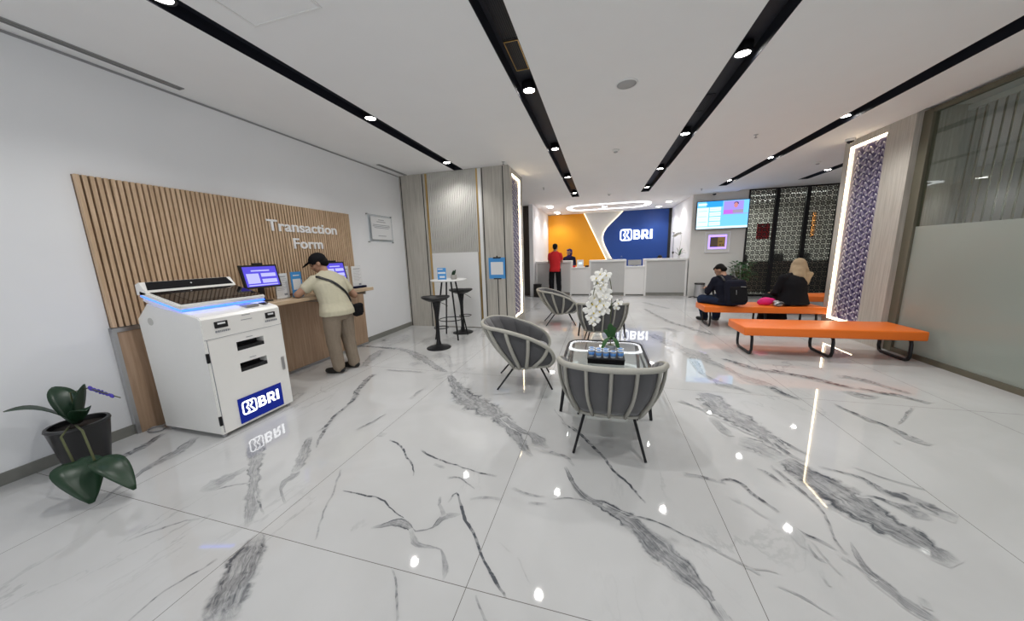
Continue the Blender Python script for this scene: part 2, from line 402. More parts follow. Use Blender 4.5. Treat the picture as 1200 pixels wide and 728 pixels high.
VEINS=[(1,0.85,[(-1.743,1.05,0.0216),(-1.705,0.998,0.0684),(-1.667,0.932,0.073),(-1.597,0.853,0.0705),(-1.553,0.79,0.072),(-1.496,0.717,0.0697),(-1.451,0.669,0.0615)]),
(1,0.55,[(-2.669,1.707,0.0511),(-2.449,1.546,0.0462),(-2.243,1.388,0.0301),(-2.115,1.29,0.0342),(-2.0,1.204,0.0411),(-1.91,1.124,0.024),(-1.845,1.056,0.0092)]),
(1,0.5,[(-2.466,1.215,0.0175),(-2.43,1.261,0.0617),(-2.424,1.319,0.0635),(-2.398,1.401,0.0293),(-2.406,1.469,0.0127)]),
(0,0.5,[(-2.367,1.236,0.0071),(-2.306,1.29,0.0067),(-2.209,1.338,0.0061)]),
(0,0.5,[(-1.85,1.158,0.0041),(-1.99,1.228,0.0049),(-2.077,1.276,0.0027)]),
(1,0.5,[(-2.167,1.745,0.0245),(-2.052,1.574,0.0283),(-1.982,1.462,0.0335),(-1.996,1.405,0.0223),(-1.934,1.333,0.0067),(-1.798,1.252,0.0055)]),
(0,0.5,[(-2.183,1.055,0.0042),(-2.252,1.019,0.0044),(-2.304,0.964,0.0073),(-2.352,0.899,0.0052),(-2.39,0.845,0.0062)]),
(0,0.5,[(-1.797,0.892,0.0073),(-1.806,0.841,0.0043),(-1.826,0.79,0.0053),(-1.855,0.692,0.0041),(-1.842,0.595,0.004)]),
(1,0.6,[(-3.257,1.655,0.0269),(-3.15,1.471,0.0529),(-3.143,1.372,0.0476),(-3.095,1.246,0.0201),(-3.013,1.068,0.0125),(-2.944,0.97,0.005)]),
(0,0.6,[(-3.622,1.637,0.0189),(-3.529,1.44,0.0322),(-3.499,1.308,0.0246),(-3.473,1.189,0.0179)]),
(0,0.3,[(-2.757,1.036,0.008),(-2.751,0.943,0.0066),(-2.728,0.881,0.0051)]),
(0,0.85,[(-1.542,1.424,0.003),(-1.387,1.419,0.005),(-1.253,1.419,0.0044),(-1.14,1.366,0.0028),(-1.024,1.325,0.0028),(-0.955,1.296,0.0022)]),
(0,0.3,[(-1.711,1.593,0.0058),(-1.601,1.41,0.0047),(-1.509,1.239,0.0042),(-1.404,1.095,0.0042)]),
(1,0.75,[(-1.171,1.223,0.0056),(-1.101,1.265,0.0172),(-1.045,1.293,0.0295),(-0.969,1.279,0.0142),(-0.922,1.269,0.0047),(-0.849,1.309,0.0042),(-0.818,1.388,0.0254),(-0.738,1.426,0.0072)]),
(0,0.6,[(-0.821,1.393,0.01),(-0.885,1.468,0.0074),(-0.913,1.521,0.0045)]),
(1,0.6,[(-0.958,1.275,0.0078),(-0.893,1.21,0.017),(-0.832,1.199,0.0097),(-0.743,1.198,0.0037),(-0.698,1.154,0.0124),(-0.664,1.101,0.0123),(-0.66,1.062,0.004)]),
(0,0.85,[(-0.843,1.488,0.0033),(-0.829,1.568,0.0049),(-0.75,1.479,0.0072),(-0.703,1.402,0.0071),(-0.604,1.313,0.0064),(-0.504,1.201,0.0057),(-0.417,1.119,0.007),(-0.36,1.061,0.0042)]),
(0,0.65,[(-1.606,1.981,0.0067),(-1.466,1.92,0.0068),(-1.292,1.778,0.0057),(-1.177,1.647,0.0028)]),
(0,0.6,[(-1.744,2.029,0.0217),(-1.683,2.035,0.0219)]),
(0,0.6,[(-1.288,1.915,0.0076),(-1.154,1.856,0.0072),(-0.919,1.804,0.0046),(-0.753,1.78,0.0058),(-0.633,1.773,0.0079)]),
(0,0.5,[(-1.104,1.785,0.0107),(-1.008,1.778,0.0107)]),
(0,0.5,[(-0.949,1.682,0.011),(-0.874,1.704,0.0046),(-0.733,1.623,0.0039)]),
(0,0.3,[(-0.73,1.543,0.0089),(-0.641,1.577,0.0084),(-0.543,1.587,0.0082)]),
(0,0.5,[(-0.919,1.059,0.0036),(-0.851,0.987,0.0029),(-0.826,0.948,0.0039),(-0.764,0.86,0.0037)]),
(0,0.6,[(-0.489,1.042,0.003),(-0.441,0.98,0.005),(-0.407,0.949,0.0049)]),
(0,0.25,[(-0.473,1.312,0.0022),(-0.394,1.268,0.0031)]),
(0,0.55,[(-2.274,2.041,0.0148),(-2.202,1.888,0.0112),(-2.096,1.761,0.004)]),
(1,0.6,[(-2.291,1.868,0.0211),(-2.16,1.712,0.0353),(-2.037,1.548,0.0334),(-2.009,1.482,0.0115)]),
(1,0.8,[(-0.207,1.967,0.0098),(-0.122,1.78,0.0148),(-0.039,1.699,0.0262),(0.051,1.669,0.0346),(0.162,1.609,0.0484),(0.234,1.531,0.0604),(0.308,1.442,0.0645),(0.384,1.366,0.0612),(0.433,1.305,0.0357),(0.46,1.256,0.0215),(0.485,1.211,0.0228),(0.504,1.173,0.0179)]),
(0,0.55,[(0.037,1.686,0.0085),(0.178,1.637,0.0073),(0.318,1.623,0.0041),(0.429,1.57,0.0032),(0.505,1.534,0.0049),(0.596,1.495,0.0036)]),
(0,0.4,[(-0.253,1.659,0.0029),(-0.1,1.691,0.005),(-0.023,1.672,0.006)]),
(0,0.4,[(-0.507,1.685,0.0059),(-0.383,1.662,0.007),(-0.294,1.667,0.004)]),
(0,0.4,[(-0.385,1.596,0.0091),(-0.277,1.608,0.0081)]),
(0,0.65,[(-0.206,2.492,0.0057),(-0.037,2.258,0.0096),(0.107,1.998,0.0091),(0.184,1.899,0.0067),(0.274,1.746,0.0041)]),
(0,0.35,[(-0.398,2.109,0.0124),(-0.217,2.069,0.0115),(-0.154,1.979,0.0082)]),
(0,0.5,[(0.537,2.057,0.014),(0.661,2.06,0.0116),(0.767,2.021,0.0085)]),
(0,0.2,[(-0.361,1.25,0.0022),(-0.273,1.142,0.0014)]),
(0,0.35,[(0.361,1.538,0.0054),(0.4,1.521,0.0054)]),
(1,0.8,[(1.218,2.386,0.0618),(1.274,2.253,0.0884),(1.326,2.142,0.1222),(1.379,2.014,0.1261),(1.426,1.902,0.0997),(1.486,1.833,0.0762),(1.525,1.75,0.0571),(1.565,1.681,0.0436)]),
(0,0.55,[(1.402,2.336,0.0102),(1.49,2.316,0.0092),(1.595,2.264,0.0139),(1.621,2.165,0.0223),(1.693,2.129,0.0325),(1.756,2.058,0.0424),(1.816,1.996,0.0294)]),
(0,0.55,[(1.444,2.08,0.0063),(1.543,2.083,0.012),(1.606,2.038,0.0204),(1.655,2.012,0.0438),(1.686,1.965,0.014)]),
(1,0.45,[(1.02,2.546,0.0625),(1.133,2.486,0.0771),(1.224,2.366,0.0598)]),
(0,0.5,[(1.224,2.803,0.0087),(1.32,2.649,0.0121),(1.359,2.553,0.0118),(1.424,2.463,0.0079)]),
(0,0.5,[(1.079,2.614,0.0108),(1.229,2.558,0.0102),(1.281,2.455,0.0087)]),
(0,0.7,[(1.01,2.219,0.0072),(1.067,2.179,0.0129),(1.095,2.083,0.0074)]),
(0,0.5,[(1.112,2.283,0.0062),(1.156,2.126,0.0124),(1.191,2.01,0.0077),(1.184,1.881,0.0058),(1.139,1.718,0.004),(1.14,1.63,0.006)]),
(1,0.8,[(1.201,1.715,0.0035),(1.177,1.626,0.0144),(1.17,1.553,0.0204),(1.191,1.487,0.0313),(1.216,1.424,0.0264),(1.253,1.386,0.0252),(1.284,1.346,0.0156)]),
(0,0.7,[(1.107,1.611,0.0085),(1.137,1.576,0.0056),(1.171,1.511,0.0054)]),
(0,0.7,[(0.723,2.037,0.0065),(0.834,2.063,0.0094),(0.884,1.97,0.01),(0.934,1.898,0.0075),(0.963,1.843,0.0056)]),
(0,0.75,[(0.991,1.755,0.0062),(1.023,1.706,0.0086),(1.075,1.68,0.0078),(1.102,1.649,0.0042)]),
(1,0.3,[(0.972,1.75,0.014),(0.977,1.679,0.0272),(0.966,1.623,0.0069)]),
(0,0.5,[(0.997,1.653,0.0036),(0.99,1.58,0.0076),(1.017,1.573,0.0045)]),
(0,0.3,[(1.018,1.673,0.0033),(1.029,1.576,0.0035),(1.048,1.514,0.0035)]),
(0,0.5,[(0.563,1.511,0.0036),(0.648,1.469,0.0048),(0.708,1.429,0.0042)]),
(0,0.3,[(0.65,1.446,0.0028),(0.783,1.457,0.0018)]),
(0,0.35,[(0.757,1.387,0.0022),(0.831,1.365,0.0035),(0.872,1.338,0.0035),(0.9,1.31,0.0028)]),
(0,0.35,[(0.969,1.485,0.003),(0.972,1.438,0.004)]),
(0,0.55,[(2.217,3.019,0.0131),(2.24,2.889,0.0278),(2.296,2.78,0.0174)]),
(0,0.3,[(1.621,2.373,0.0058),(1.765,2.267,0.0055),(1.856,2.231,0.006)]),
(1,0.5,[(0.475,1.255,0.0091),(0.492,1.218,0.0113),(0.507,1.178,0.0121)]),
(0,0.2,[(0.819,1.871,0.0069),(0.885,1.782,0.0061)]),
(0,0.3,[(0.77,1.901,0.0149),(0.792,1.869,0.0095)]),
(0,0.5,[(1.27,1.457,0.0155),(1.298,1.446,0.0146)]),
(1,0.7,[(-1.762,3.365,0.0233),(-1.614,3.164,0.0557),(-1.43,2.948,0.0972),(-1.269,2.777,0.1268),(-1.08,2.667,0.1269),(-0.903,2.553,0.0894),(-0.724,2.379,0.0558),(-0.603,2.22,0.042),(-0.512,2.088,0.0275),(-0.451,2.019,0.013)]),
(1,0.6,[(-0.819,2.515,0.026),(-0.705,2.408,0.029),(-0.591,2.324,0.028),(-0.509,2.296,0.0302),(-0.44,2.225,0.0523),(-0.362,2.151,0.0184)]),
(0,0.5,[(-2.289,3.732,0.0208),(-2.048,3.548,0.0226),(-1.84,3.438,0.0134)]),
(0,0.2,[(-1.066,2.945,0.0073),(-0.868,3.004,0.0054)]),
(0,0.6,[(-0.292,2.535,0.0035),(-0.142,2.388,0.0062),(-0.027,2.249,0.0076)]),
(0,0.3,[(-0.405,2.777,0.0037),(-0.234,2.461,0.0024)]),
(0,0.7,[(-3.885,4.281,0.0185),(-3.472,4.263,0.0274),(-3.078,4.246,0.0352)]),
(1,0.55,[(-3.134,4.278,0.0473),(-2.799,4.126,0.0517),(-2.529,3.947,0.0835),(-2.311,3.779,0.0558),(-2.07,3.599,0.0367),(-1.827,3.435,0.0151)]),
(1,0.3,[(-3.623,4.459,0.1826),(-3.475,4.66,0.2178),(-3.588,5.103,0.0954)]),
(1,0.5,[(-3.326,4.164,0.0418),(-3.228,3.823,0.0784),(-3.048,3.396,0.0355)]),
(0,0.55,[(-2.711,3.209,0.0221),(-2.695,3.088,0.0286),(-2.582,2.755,0.0249),(-2.483,2.586,0.0237),(-2.406,2.411,0.0093),(-2.356,2.197,0.0106),(-2.293,2.03,0.0129),(-2.297,1.939,0.0093)]),
(1,0.35,[(-2.485,3.595,0.0554),(-2.343,3.735,0.064)]),
(0,0.25,[(-2.676,3.381,0.012),(-2.134,3.383,0.012)]),
(0,0.4,[(-1.907,2.345,0.0049),(-1.947,2.168,0.0081),(-1.99,2.059,0.0065)]),
(0,0.3,[(-1.862,2.924,0.0104),(-1.873,2.689,0.0125)]),
(1,0.3,[(-3.767,3.359,0.0556),(-3.743,3.077,0.0862),(-3.744,2.947,0.053)]),
(1,0.25,[(-2.363,4.082,0.0949),(-2.147,4.014,0.0603),(-1.846,3.605,0.02)]),
(0,0.4,[(1.074,8.374,0.0273),(1.308,7.035,0.0403),(1.575,6.389,0.0461),(1.821,5.869,0.0283)]),
(1,0.45,[(0.85,5.788,0.0725),(1.053,5.283,0.1106),(1.176,4.998,0.064),(1.285,4.746,0.1322),(1.348,4.477,0.0594),(1.468,4.252,0.0367),(1.535,4.044,0.0287),(1.605,3.887,0.0811),(1.706,3.75,0.059),(1.77,3.497,0.0146)]),
(0,0.5,[(1.555,4.591,0.021),(1.669,4.426,0.0409),(1.801,4.248,0.0401),(2.066,4.133,0.0209)]),
(1,0.5,[(1.205,4.608,0.0404),(1.176,4.231,0.0382),(1.169,3.974,0.0221),(1.229,3.786,0.0247),(1.281,3.666,0.066),(1.383,3.613,0.036),(1.471,3.492,0.0094)]),
(1,0.6,[(0.96,3.388,0.0219),(1.051,3.299,0.1078),(1.075,3.071,0.1198),(1.138,2.914,0.1396),(1.194,2.774,0.1051),(1.25,2.663,0.0727),(1.277,2.51,0.0424)]),
(0,0.45,[(0.752,3.175,0.0236),(0.838,3.095,0.0101),(0.937,3.006,0.0094)]),
(1,0.5,[(0.942,2.872,0.0217),(0.966,2.725,0.0355),(0.992,2.606,0.0214)]),
(0,0.3,[(1.157,9.456,0.0558),(1.636,8.425,0.041)]),
(0,0.3,[(1.152,6.331,0.0538),(1.341,6.022,0.041)]),
(0,0.6,[(1.934,4.257,0.0218),(2.137,4.103,0.0316),(2.293,4.007,0.0436),(2.366,3.903,0.0315),(2.496,3.833,0.0225)]),
(0,0.45,[(2.536,4.146,0.0264),(2.679,4.109,0.0393),(2.783,3.951,0.0278),(2.89,3.769,0.015)]),
(0,0.6,[(2.524,3.829,0.0158),(2.645,3.741,0.0243),(2.758,3.701,0.0243),(2.87,3.558,0.0196)]),
(0,0.5,[(2.374,3.73,0.033),(2.433,3.634,0.0446),(2.55,3.649,0.0143)]),
(0,0.6,[(1.715,3.739,0.0153),(1.755,3.539,0.0265),(1.832,3.428,0.014)]),
(0,0.6,[(2.072,3.381,0.0081),(2.119,3.23,0.0129),(2.16,3.094,0.0191),(2.197,3.057,0.0096),(2.23,2.952,0.0143),(2.235,2.849,0.0229),(2.293,2.785,0.0168)]),
(0,0.4,[(2.662,3.431,0.0062),(2.477,3.241,0.0068),(2.321,3.084,0.0042)]),
(0,0.5,[(1.282,2.716,0.0063),(1.346,2.59,0.0083),(1.418,2.484,0.0067)]),
(0,0.5,[(1.259,2.62,0.0113),(1.293,2.451,0.0123),(1.347,2.376,0.0081)]),
(0,0.25,[(2.1,2.794,0.004),(2.099,2.746,0.005)])]

# ------------------------------------------------------------------ camera
cam_d = bpy.data.cameras.new('camera'); cam = bpy.data.objects.new('camera', cam_d); COL.objects.link(cam)
f_, pitch, roll, yaw = 373.41, math.radians(10.009), math.radians(-1.7815), math.radians(15.624)
fw = Vector((-math.sin(yaw), math.cos(yaw), 0)); rt = Vector((math.cos(yaw), math.sin(yaw), 0)); up = Vector((0, 0, 1))
F = fw*math.cos(pitch)-up*math.sin(pitch); U = up*math.cos(pitch)+fw*math.sin(pitch)
Rr = rt*math.cos(roll)+U*math.sin(roll); Uu = U*math.cos(roll)-rt*math.sin(roll)
mw = Matrix((Rr, Uu, -F)).transposed().to_4x4(); mw.translation = Vector((0, 0, 1.435))
cam.matrix_world = mw
cam_d.sensor_fit = 'HORIZONTAL'; cam_d.sensor_width = 36; cam_d.lens = f_/1200*36; cam_d.clip_start = .02; cam_d.clip_end = 100
SC.camera = cam

# ------------------------------------------------------------------ layout
XL, XC, XP, XR = -3.88, -1.6, 3.70, 8.0      # left wall, column face, pillar face, far right
YB, YA, YT, YW, YE = -2.4, 5.85, 10.85, 13.9, 14.6
ZL, ZM, ZR = 3.02, 2.99, 3.02                 # ceiling heights left / middle / right

# floor with traced veins -------------------------------------------------
def floor():
    mb = MB(); bm = mb.bm; col = bm.verts.layers.float_color.new('vein')
    mb.box((XL-.1, YB, -.12), (XR, YE+.1, 0))
    for v in bm.verts: v[col] = (0, 0, 0, 0)
    rnd = random.Random(3)
    z = .0002
    for kind, st, pts in VEINS:
        P = [Vector((x, y, 0)) for x, y, w in pts]; W = [w for x, y, w in pts]
        # resample with catmull-rom
        Q, R = [], []
        for i in range(len(P)-1):
            p0 = P[max(0, i-1)]; p1 = P[i]; p2 = P[i+1]; p3 = P[min(len(P)-1, i+2)]
            n = max(2, int((p2-p1).length/.025))
            for k in range(n):
                t = k/n
                Q.append(.5*((2*p1)+(p2-p0)*t+(2*p0-5*p1+4*p2-p3)*t*t+(3*p1-p0-3*p2+p3)*t**3)); R.append(W[i]*(1-t)+W[i+1]*t)
        Q.append(P[-1]); R.append(W[-1])
        off = 0; rows = []; L = rnd.random()*20
        for i in range(len(Q)):
            a = Q[max(0, i-1)]; b = Q[min(len(Q)-1, i+1)]; t = (b-a).normalized(); nr = Vector((-t.y, t.x, 0))
            off = off*.7+rnd.uniform(-1, 1)*(.004 if kind == 0 else .002)*(1+Q[i].length*.12)
            w = max(R[i], .0028)*(1.5 if kind == 0 else 1.25)*rnd.uniform(.8, 1.2)
            if i > 0: L += (Q[i]-Q[i-1]).length
            row = []
            for vv in (-1, -.5, 0, .5, 1):
                p = Q[i]+nr*(off+vv*w); p.z = z
                v = bm.verts.new(p); fade = min(1, i/3, (len(Q)-1-i)/3)
                v[col] = (L, vv, st*(.15+.85*fade), float(kind)); row.append(v)
            rows.append(row)
        for A, B in zip(rows, rows[1:]):
            for k in range(4): bm.faces.new((A[k], A[k+1], B[k+1], B[k]))
        z += .00004
    bm.normal_update()
    for f in bm.faces:
        if f.normal.z < 0 and all(v.co.z > 0 for v in f.verts): f.normal_flip()
    o = mb.build('floor', 'marble', recalc=False); o['kind'] = 'structure'
floor()

# ceiling: three fields with slots -----------------------------------------
SLOTS = [(-2.68, -2.50, -1.2, YA, ZL), (-.815, -.61, -1.2, 9.66, ZM), (1.015, 1.225, -1.2, 9.66, ZM), (2.86, 3.05, -1.2, 9.66, ZM), (4.62, 4.82, 6.9, 9.8, ZR)]
def ceiling_field(mb, x0, x1, y0, y1, z, slots):
    xs = sorted([x0, x1]+[a for s in slots for a in s[:2]])
    for i in range(len(xs)-1):
        a, b = xs[i], xs[i+1]
        sl = next((s for s in slots if abs(s[0]-a) < 1e-6), None)
        if sl:
            mb.box((a, y0, z), (b, sl[2], 3.3)); mb.box((a, sl[3], z), (b, y1, 3.3))
        else: mb.box((a, y0, z), (b, y1, 3.3))
mb = MB()
ceiling_field(mb, XL-.1, XC, YB, YE, ZL, [SLOTS[0]])
ceiling_field(mb, XC, XP, YB, YE, ZM, SLOTS[1:4])
ceiling_field(mb, XP, XR, YB, YE, ZR, [SLOTS[4]])
struct('ceiling', mb, 'ceil')
for i, (a, b, c, d, z) in enumerate(SLOTS):
    mb = MB(); t = .004
    mb.box((a+.0005, c, 3.10), (b-.0005, d, 3.11)); mb.box((a+.0005, c, z-.002), (a+t, d, 3.10)); mb.box((b-t, c, z-.002), (b-.0005, d, 3.10))
    mb.box((a+t, c, z-.002), (b-t, c+t, 3.10)); mb.box((a+t, d-t, z-.002), (b-t, d, 3.10))
    struct('trim_%d' % (i+1), mb, 'slot')

# walls ----------------------------------------------------------------------
struct('wall_left', MB().box((XL-.1, YB, 0), (XL, YE, ZL)), 'wall')
struct('baseboard_left', MB().box((XL, 4.47, 0), (XL+.015, YA, .085)).box((XL, YB, 0), (XL+.015, 1.575, .085)), 'skirt')
struct('trim_6', MB().box((XL, YB, ZL-.022), (XL+.004, YA, ZL-.004)), 'greymetal')  # dark strip in place of the shadow gap under the ceiling
# alcove / column block
struct('wall_alcove', MB().box((XL, YA, 0), (XC-.06, 6.8, ZL)), 'greywood')
mb = MB()   # column face with opening for the lit relief
pz0, pz1, py0, py1 = .20, 2.90, 5.99, 6.60
mb.box((XC-.06, YA, 0), (XC, py0, ZL)).box((XC-.06, py1, 0), (XC, 6.8, ZL)).box((XC-.06, py0, 0), (XC, py1, pz0)).box((XC-.06, py0, pz1), (XC, py1, ZL))
struct('trim_7', mb, 'greywood')
mb = MB(); y = YA
mb.m(0)
for x in (-3.845, -3.365, -2.135, -1.735): mb.box((x-.008, y-.006, 0), (x+.008, y, ZL-.01))
mb.m(1).box((-3.305, y-.010, 0), (-3.265, y, ZL-.01)).box((-2.262, y-.010, 0), (-2.225, y, ZL-.01))
mb.m(2)
x = -3.255
while x < -2.275:
    mb.box((x, y-.018, 1.50), (x+.026, y, ZL-.01)); x += .0375
mb.m(3).box((-3.255, y-.022, 0.02), (-2.275, y, 1.50))
mb.m(3).box((-2.222, y-.006, 0), (-2.16, y, ZL-.01))
struct('trim_8', mb, ['blackline', 'gold', 'ribgrey', 'white'])
# dark timber wall and white side wall by the reception
struct('wall_behind_column', MB().box((XL, 10.9, 0), (-2.30, 11.0, ZL)), 'darkwood')
struct('wall_reception_left', MB().box((-2.30, 10.62, 0), (-2.17, YW, ZL)), 'wall')
struct('wall_reception_right', MB().box((2.60, YT+.1, 0), (2.70, YW, ZM)), 'wall')
struct('wall_screen', MB().box((2.60, YT, 0), (4.0, YT+.1, ZR)), 'wallwarm')
struct('wall_reception_back', MB().box((-2.30, YW, 0), (2.70, YW+.1, ZL)), 'lobbygrey')
struct('wall_far_right', MB().box((XR, YB, 0), (XR+.1, YE, ZR)), 'wallwarm')
struct('wall_far_back', MB().box((XL-.1, YE, 0), (XR, YE+.1, ZL)), 'wallwarm')
# unseen open window front behind the camera, added to let in world light
mb = MB()
for x in (-3.88, -1.9, .1, 2.1, 4.1, 6.1, 7.95): mb.box((x, YB-.05, 0), (x+.05, YB, ZL))
mb.box((-3.88, YB-.05, 2.85), (XR, YB, ZL)).box((-3.88, YB-.05, 0), (XR, YB, .1))
struct('added_window_front', mb, 'olive')

# lit back wall ---------------------------------------------------------------
T = thing('amber_wall_panel', 'large amber orange wall panel with slanting lit edge behind the reception counters', 'wall panel', (0, YW, 0))
MB().prism([(-2.165, 0), (-2.165, 2.985), (-.70, 2.985), (.21, 1.1), (.73, 0)], 'y', -.05, 0).build('panel', 'orangewall', T)
mb = MB(); mb.prism([(-.70, 2.985), (-.655, 2.985), (.775, 0), (.73, 0)], 'y', -.04, 0); mb.build('edge_light', 'ledgold', T)
T = thing('blue_wall_panel', 'large royal blue wall panel with curved lit edge and white logo behind reception', 'wall panel', (0, YW, 0))
cv = [(.84, 2.985), (.62, 2.76), (.40, 2.55), (.22, 2.36), (.12, 2.18), (.085, 2.02), (.10, 1.86), (.17, 1.66), (.28, 1.44), (.45, 1.12), (1.05, 0)]
MB().prism(cv+[(2.50, 0), (2.50, 2.985)], 'y', -.09, 0).build('panel', 'navywall', T)
mb = MB()
for (a, b), (c, d) in zip(cv, cv[1:]):
    mb.prism([(a-.05, b), (a, b), (c, d), (c-.05, d)], 'y', -.075, 0)
mb.build('edge_light', 'ledgold', T)
MB().box((2.50, -.10, 0), (2.60, 0, 2.985)).build('dark_gap_box', 'blackline', T)  # black box standing in for the dark gap beside the blue panel

def logo(parent, origin, ux, uz, un, h, matname, bg=None, depth=.02):
    """rounded-square emblem and the letters BRI; built from the emblem height h in the plane (ux, uz)"""
    ux, uz, un = Vector(ux), Vector(uz), Vector(un); o = Vector(origin)
    def P(a, b, d): return o+ux*a*h+uz*b*h+un*d
    def strokes(mb, loops, d0, d1):
        for poly in loops:
            A = [mb.bm.verts.new(P(a, b, d1)) for a, b in poly]; B = [mb.bm.verts.new(P(a, b, d0)) for a, b in poly]
            n = len(poly)
            mb.bm.faces.new(A)
            for k in range(n): mb.bm.faces.new((A[k], B[k], B[(k+1) % n], A[(k+1) % n]))
    def rr(x0, y0, x1, y1, r, n=5):
        out = []
        for cx, cy, a0 in ((x1-r, y1-r, 0), (x0+r, y1-r, 90), (x0+r, y0+r, 180), (x1-r, y0+r, 270)):
            for k in range(n+1):
                th = math.radians(a0+90*k/n); out.append((cx+r*math.cos(th), cy+r*math.sin(th)))
        return out
    # emblem frame as quads between two rounded rectangles
    O, I = rr(0, 0, 1, 1, .2), rr(.085, .085, .915, .915, .13)
    mb = MB(); n = len(O); strokes(mb, [[O[k], O[(k+1) % n], I[(k+1) % n], I[k]] for k in range(n)], 0, depth)
    # inner strokes: two waisted chevrons and a right bar
    def poly(pts, w):
        out = []
        for (a, b), (c, d) in zip(pts, pts[1:]):
            L = math.hypot(c-a, d-b); nx, ny = -(d-b)/L*w/2, (c-a)/L*w/2
            out.append([(a+nx, b+ny), (c+nx, d+ny), (c-nx, d-ny), (a-nx, b-ny)])
        return out
    loops = poly([(.30, .94), (.43, .80), (.43, .68), (.29, .50), (.43, .32), (.43, .20), (.30, .06)], .085)
    loops += poly([(.55, .94), (.69, .80), (.69, .68), (.53, .50), (.74, .22), (.80, .06)], .085)
    strokes(mb, loops, 0, depth)
    mb.build('emblem', matname, parent)
    # letters
    mb = MB()
    def ring(O, I): n = len(O); return [[O[k], O[(k+1) % n], I[(k+1) % n], I[k]] for k in range(n)]
    def Bshape(x):
        L = [[(x, .1), (x+.17, .1), (x+.17, .9), (x, .9)]]
        for c0, c1, w in ((.5-.07, .9, .52), (.1, .5+.07, .57)):
            o_ = [(x+.12, c0), (x+w-.2, c0)]+[(x+w-.2+.2*math.sin(PI*k/8), (c0+c1)/2-(c1-c0)/2*math.cos(PI*k/8)) for k in range(1, 8)]+[(x+w-.2, c1), (x+.12, c1)]
            i0, i1 = c0+.14, c1-.14
            i_ = [(x+.12, i0), (x+w-.2, i0)]+[(x+w-.2+.055*math.sin(PI*k/8), (i0+i1)/2-(i1-i0)/2*math.cos(PI*k/8)) for k in range(1, 8)]+[(x+w-.2, i1), (x+.12, i1)]
            for k in range(len(o_)-1): L.append([o_[k], o_[k+1], i_[k+1], i_[k]])
        return L
    def Rshape(x):
        L = [[(x, .1), (x+.17, .1), (x+.17, .9), (x, .9)]]
        c0, c1, w = .36, .9, .56
        o_ = [(x+.12, c0), (x+w-.2, c0)]+[(x+w-.2+.2*math.sin(PI*k/8), (c0+c1)/2-(c1-c0)/2*math.cos(PI*k/8)) for k in range(1, 8)]+[(x+w-.2, c1), (x+.12, c1)]
        i0, i1 = c0+.15, c1-.15
        i_ = [(x+.12, i0), (x+w-.2, i0)]+[(x+w-.2+.05*math.sin(PI*k/8), (i0+i1)/2-(i1-i0)/2*math.cos(PI*k/8)) for k in range(1, 8)]+[(x+w-.2, i1), (x+.12, i1)]
        for k in range(len(o_)-1): L.append([o_[k], o_[k+1], i_[k+1], i_[k]])
        L.append([(x+.22, .42), (x+.41, .42), (x+.62, .1), (x+.41, .1)])
        return L
    loops = Bshape(1.12)+Rshape(1.80)+[[(2.50, .1), (2.68, .1), (2.68, .9), (2.50, .9)]]
    strokes(mb, loops, 0, depth*.98)
    mb.build('lettering', matname, parent)
logo(T, (.74, -.10, 1.83), (1, 0, 0), (0, 0, 1), (0, -1, 0), .445, 'lit', depth=.05)

# ------------------------------------------------------------------ ceiling fittings
ORD = ['nearest the camera', 'second from the camera', 'third from the camera', 'fourth from the camera', 'fifth from the camera']
def downlight(x, y, z, label, group, r=.056, power=34, spot=True, rimmat='white', name='recessed_downlight', blend=.8, size=136, can=0):
    T = thing(name, label, 'ceiling light', (x, y, z), 0, group)
    MB().lathe([(r, -.004), (r+.016, -.004), (r+.018, .002), (r, .004), (r, -.004)], n=24).build('rim', rimmat, T)
    MB().lathe([(0, 0), (r, 0), (r, .004), (0, .004)], n=24).build('lens', 'lamp', T)
    if can: MB().lathe([(r+.016, .003), (r+.016, can), (0, can)], n=24).build('housing', 'black', T)
    l = bpy.data.lights.new('downlight_beam', 'SPOT'); l.energy = power; l.spot_size = math.radians(size); l.spot_blend = blend
    l.shadow_soft_size = .035; l.color = (1, .985, .96)
    lo = bpy.data.objects.new('downlight_beam', l); COL.objects.link(lo); lo.location = (x, y, z-.03)
    return T
PW = 38
SL = ['leftmost black ceiling slot', 'black ceiling slot left of the smoke detectors', 'black ceiling slot right of the round speaker', 'black ceiling slot nearest the lit right pillar', 'short black ceiling slot over the far right office']
def slotrow(i, ys, lamps=None):
    s = SLOTS[i]
    for k, y in enumerate(ys):
        downlight((s[0]+s[1])/2, y, 3.032, 'round downlight in the %s, %s' % (SL[i], ORD[k]), 'downlights in the black ceiling slots', power=PW*(.7 if i == 0 and k == 2 else 1), rimmat='blackmetal', can=.066)
slotrow(0, [1.6, 3.45, 5.38]); slotrow(1, [1.6, 3.43, 5.33, 7.33, 9.3]); slotrow(2, [1.6, 3.42, 5.34, 7.33, 9.28])
slotrow(3, [3.4, 5.38, 7.27, 9.25]); slotrow(4, [8.9])
for x, y, lab in ((-1.70, 11.42, 'bright round ceiling downlight above the red-shirted man, nearer one'), (-1.66, 13.2, 'round ceiling downlight close to the amber wall panel'),
                  (2.14, 11.95, 'round ceiling downlight above the right end of the reception'), (2.02, 13.11, 'round ceiling downlight close to the blue wall panel'),
                  (.10, 12.15, 'round ceiling downlight inside the oblong ring light')):
    downlight(x, y, ZM-.006, lab, 'round downlights over the reception', r=.09, power=PW*.9)
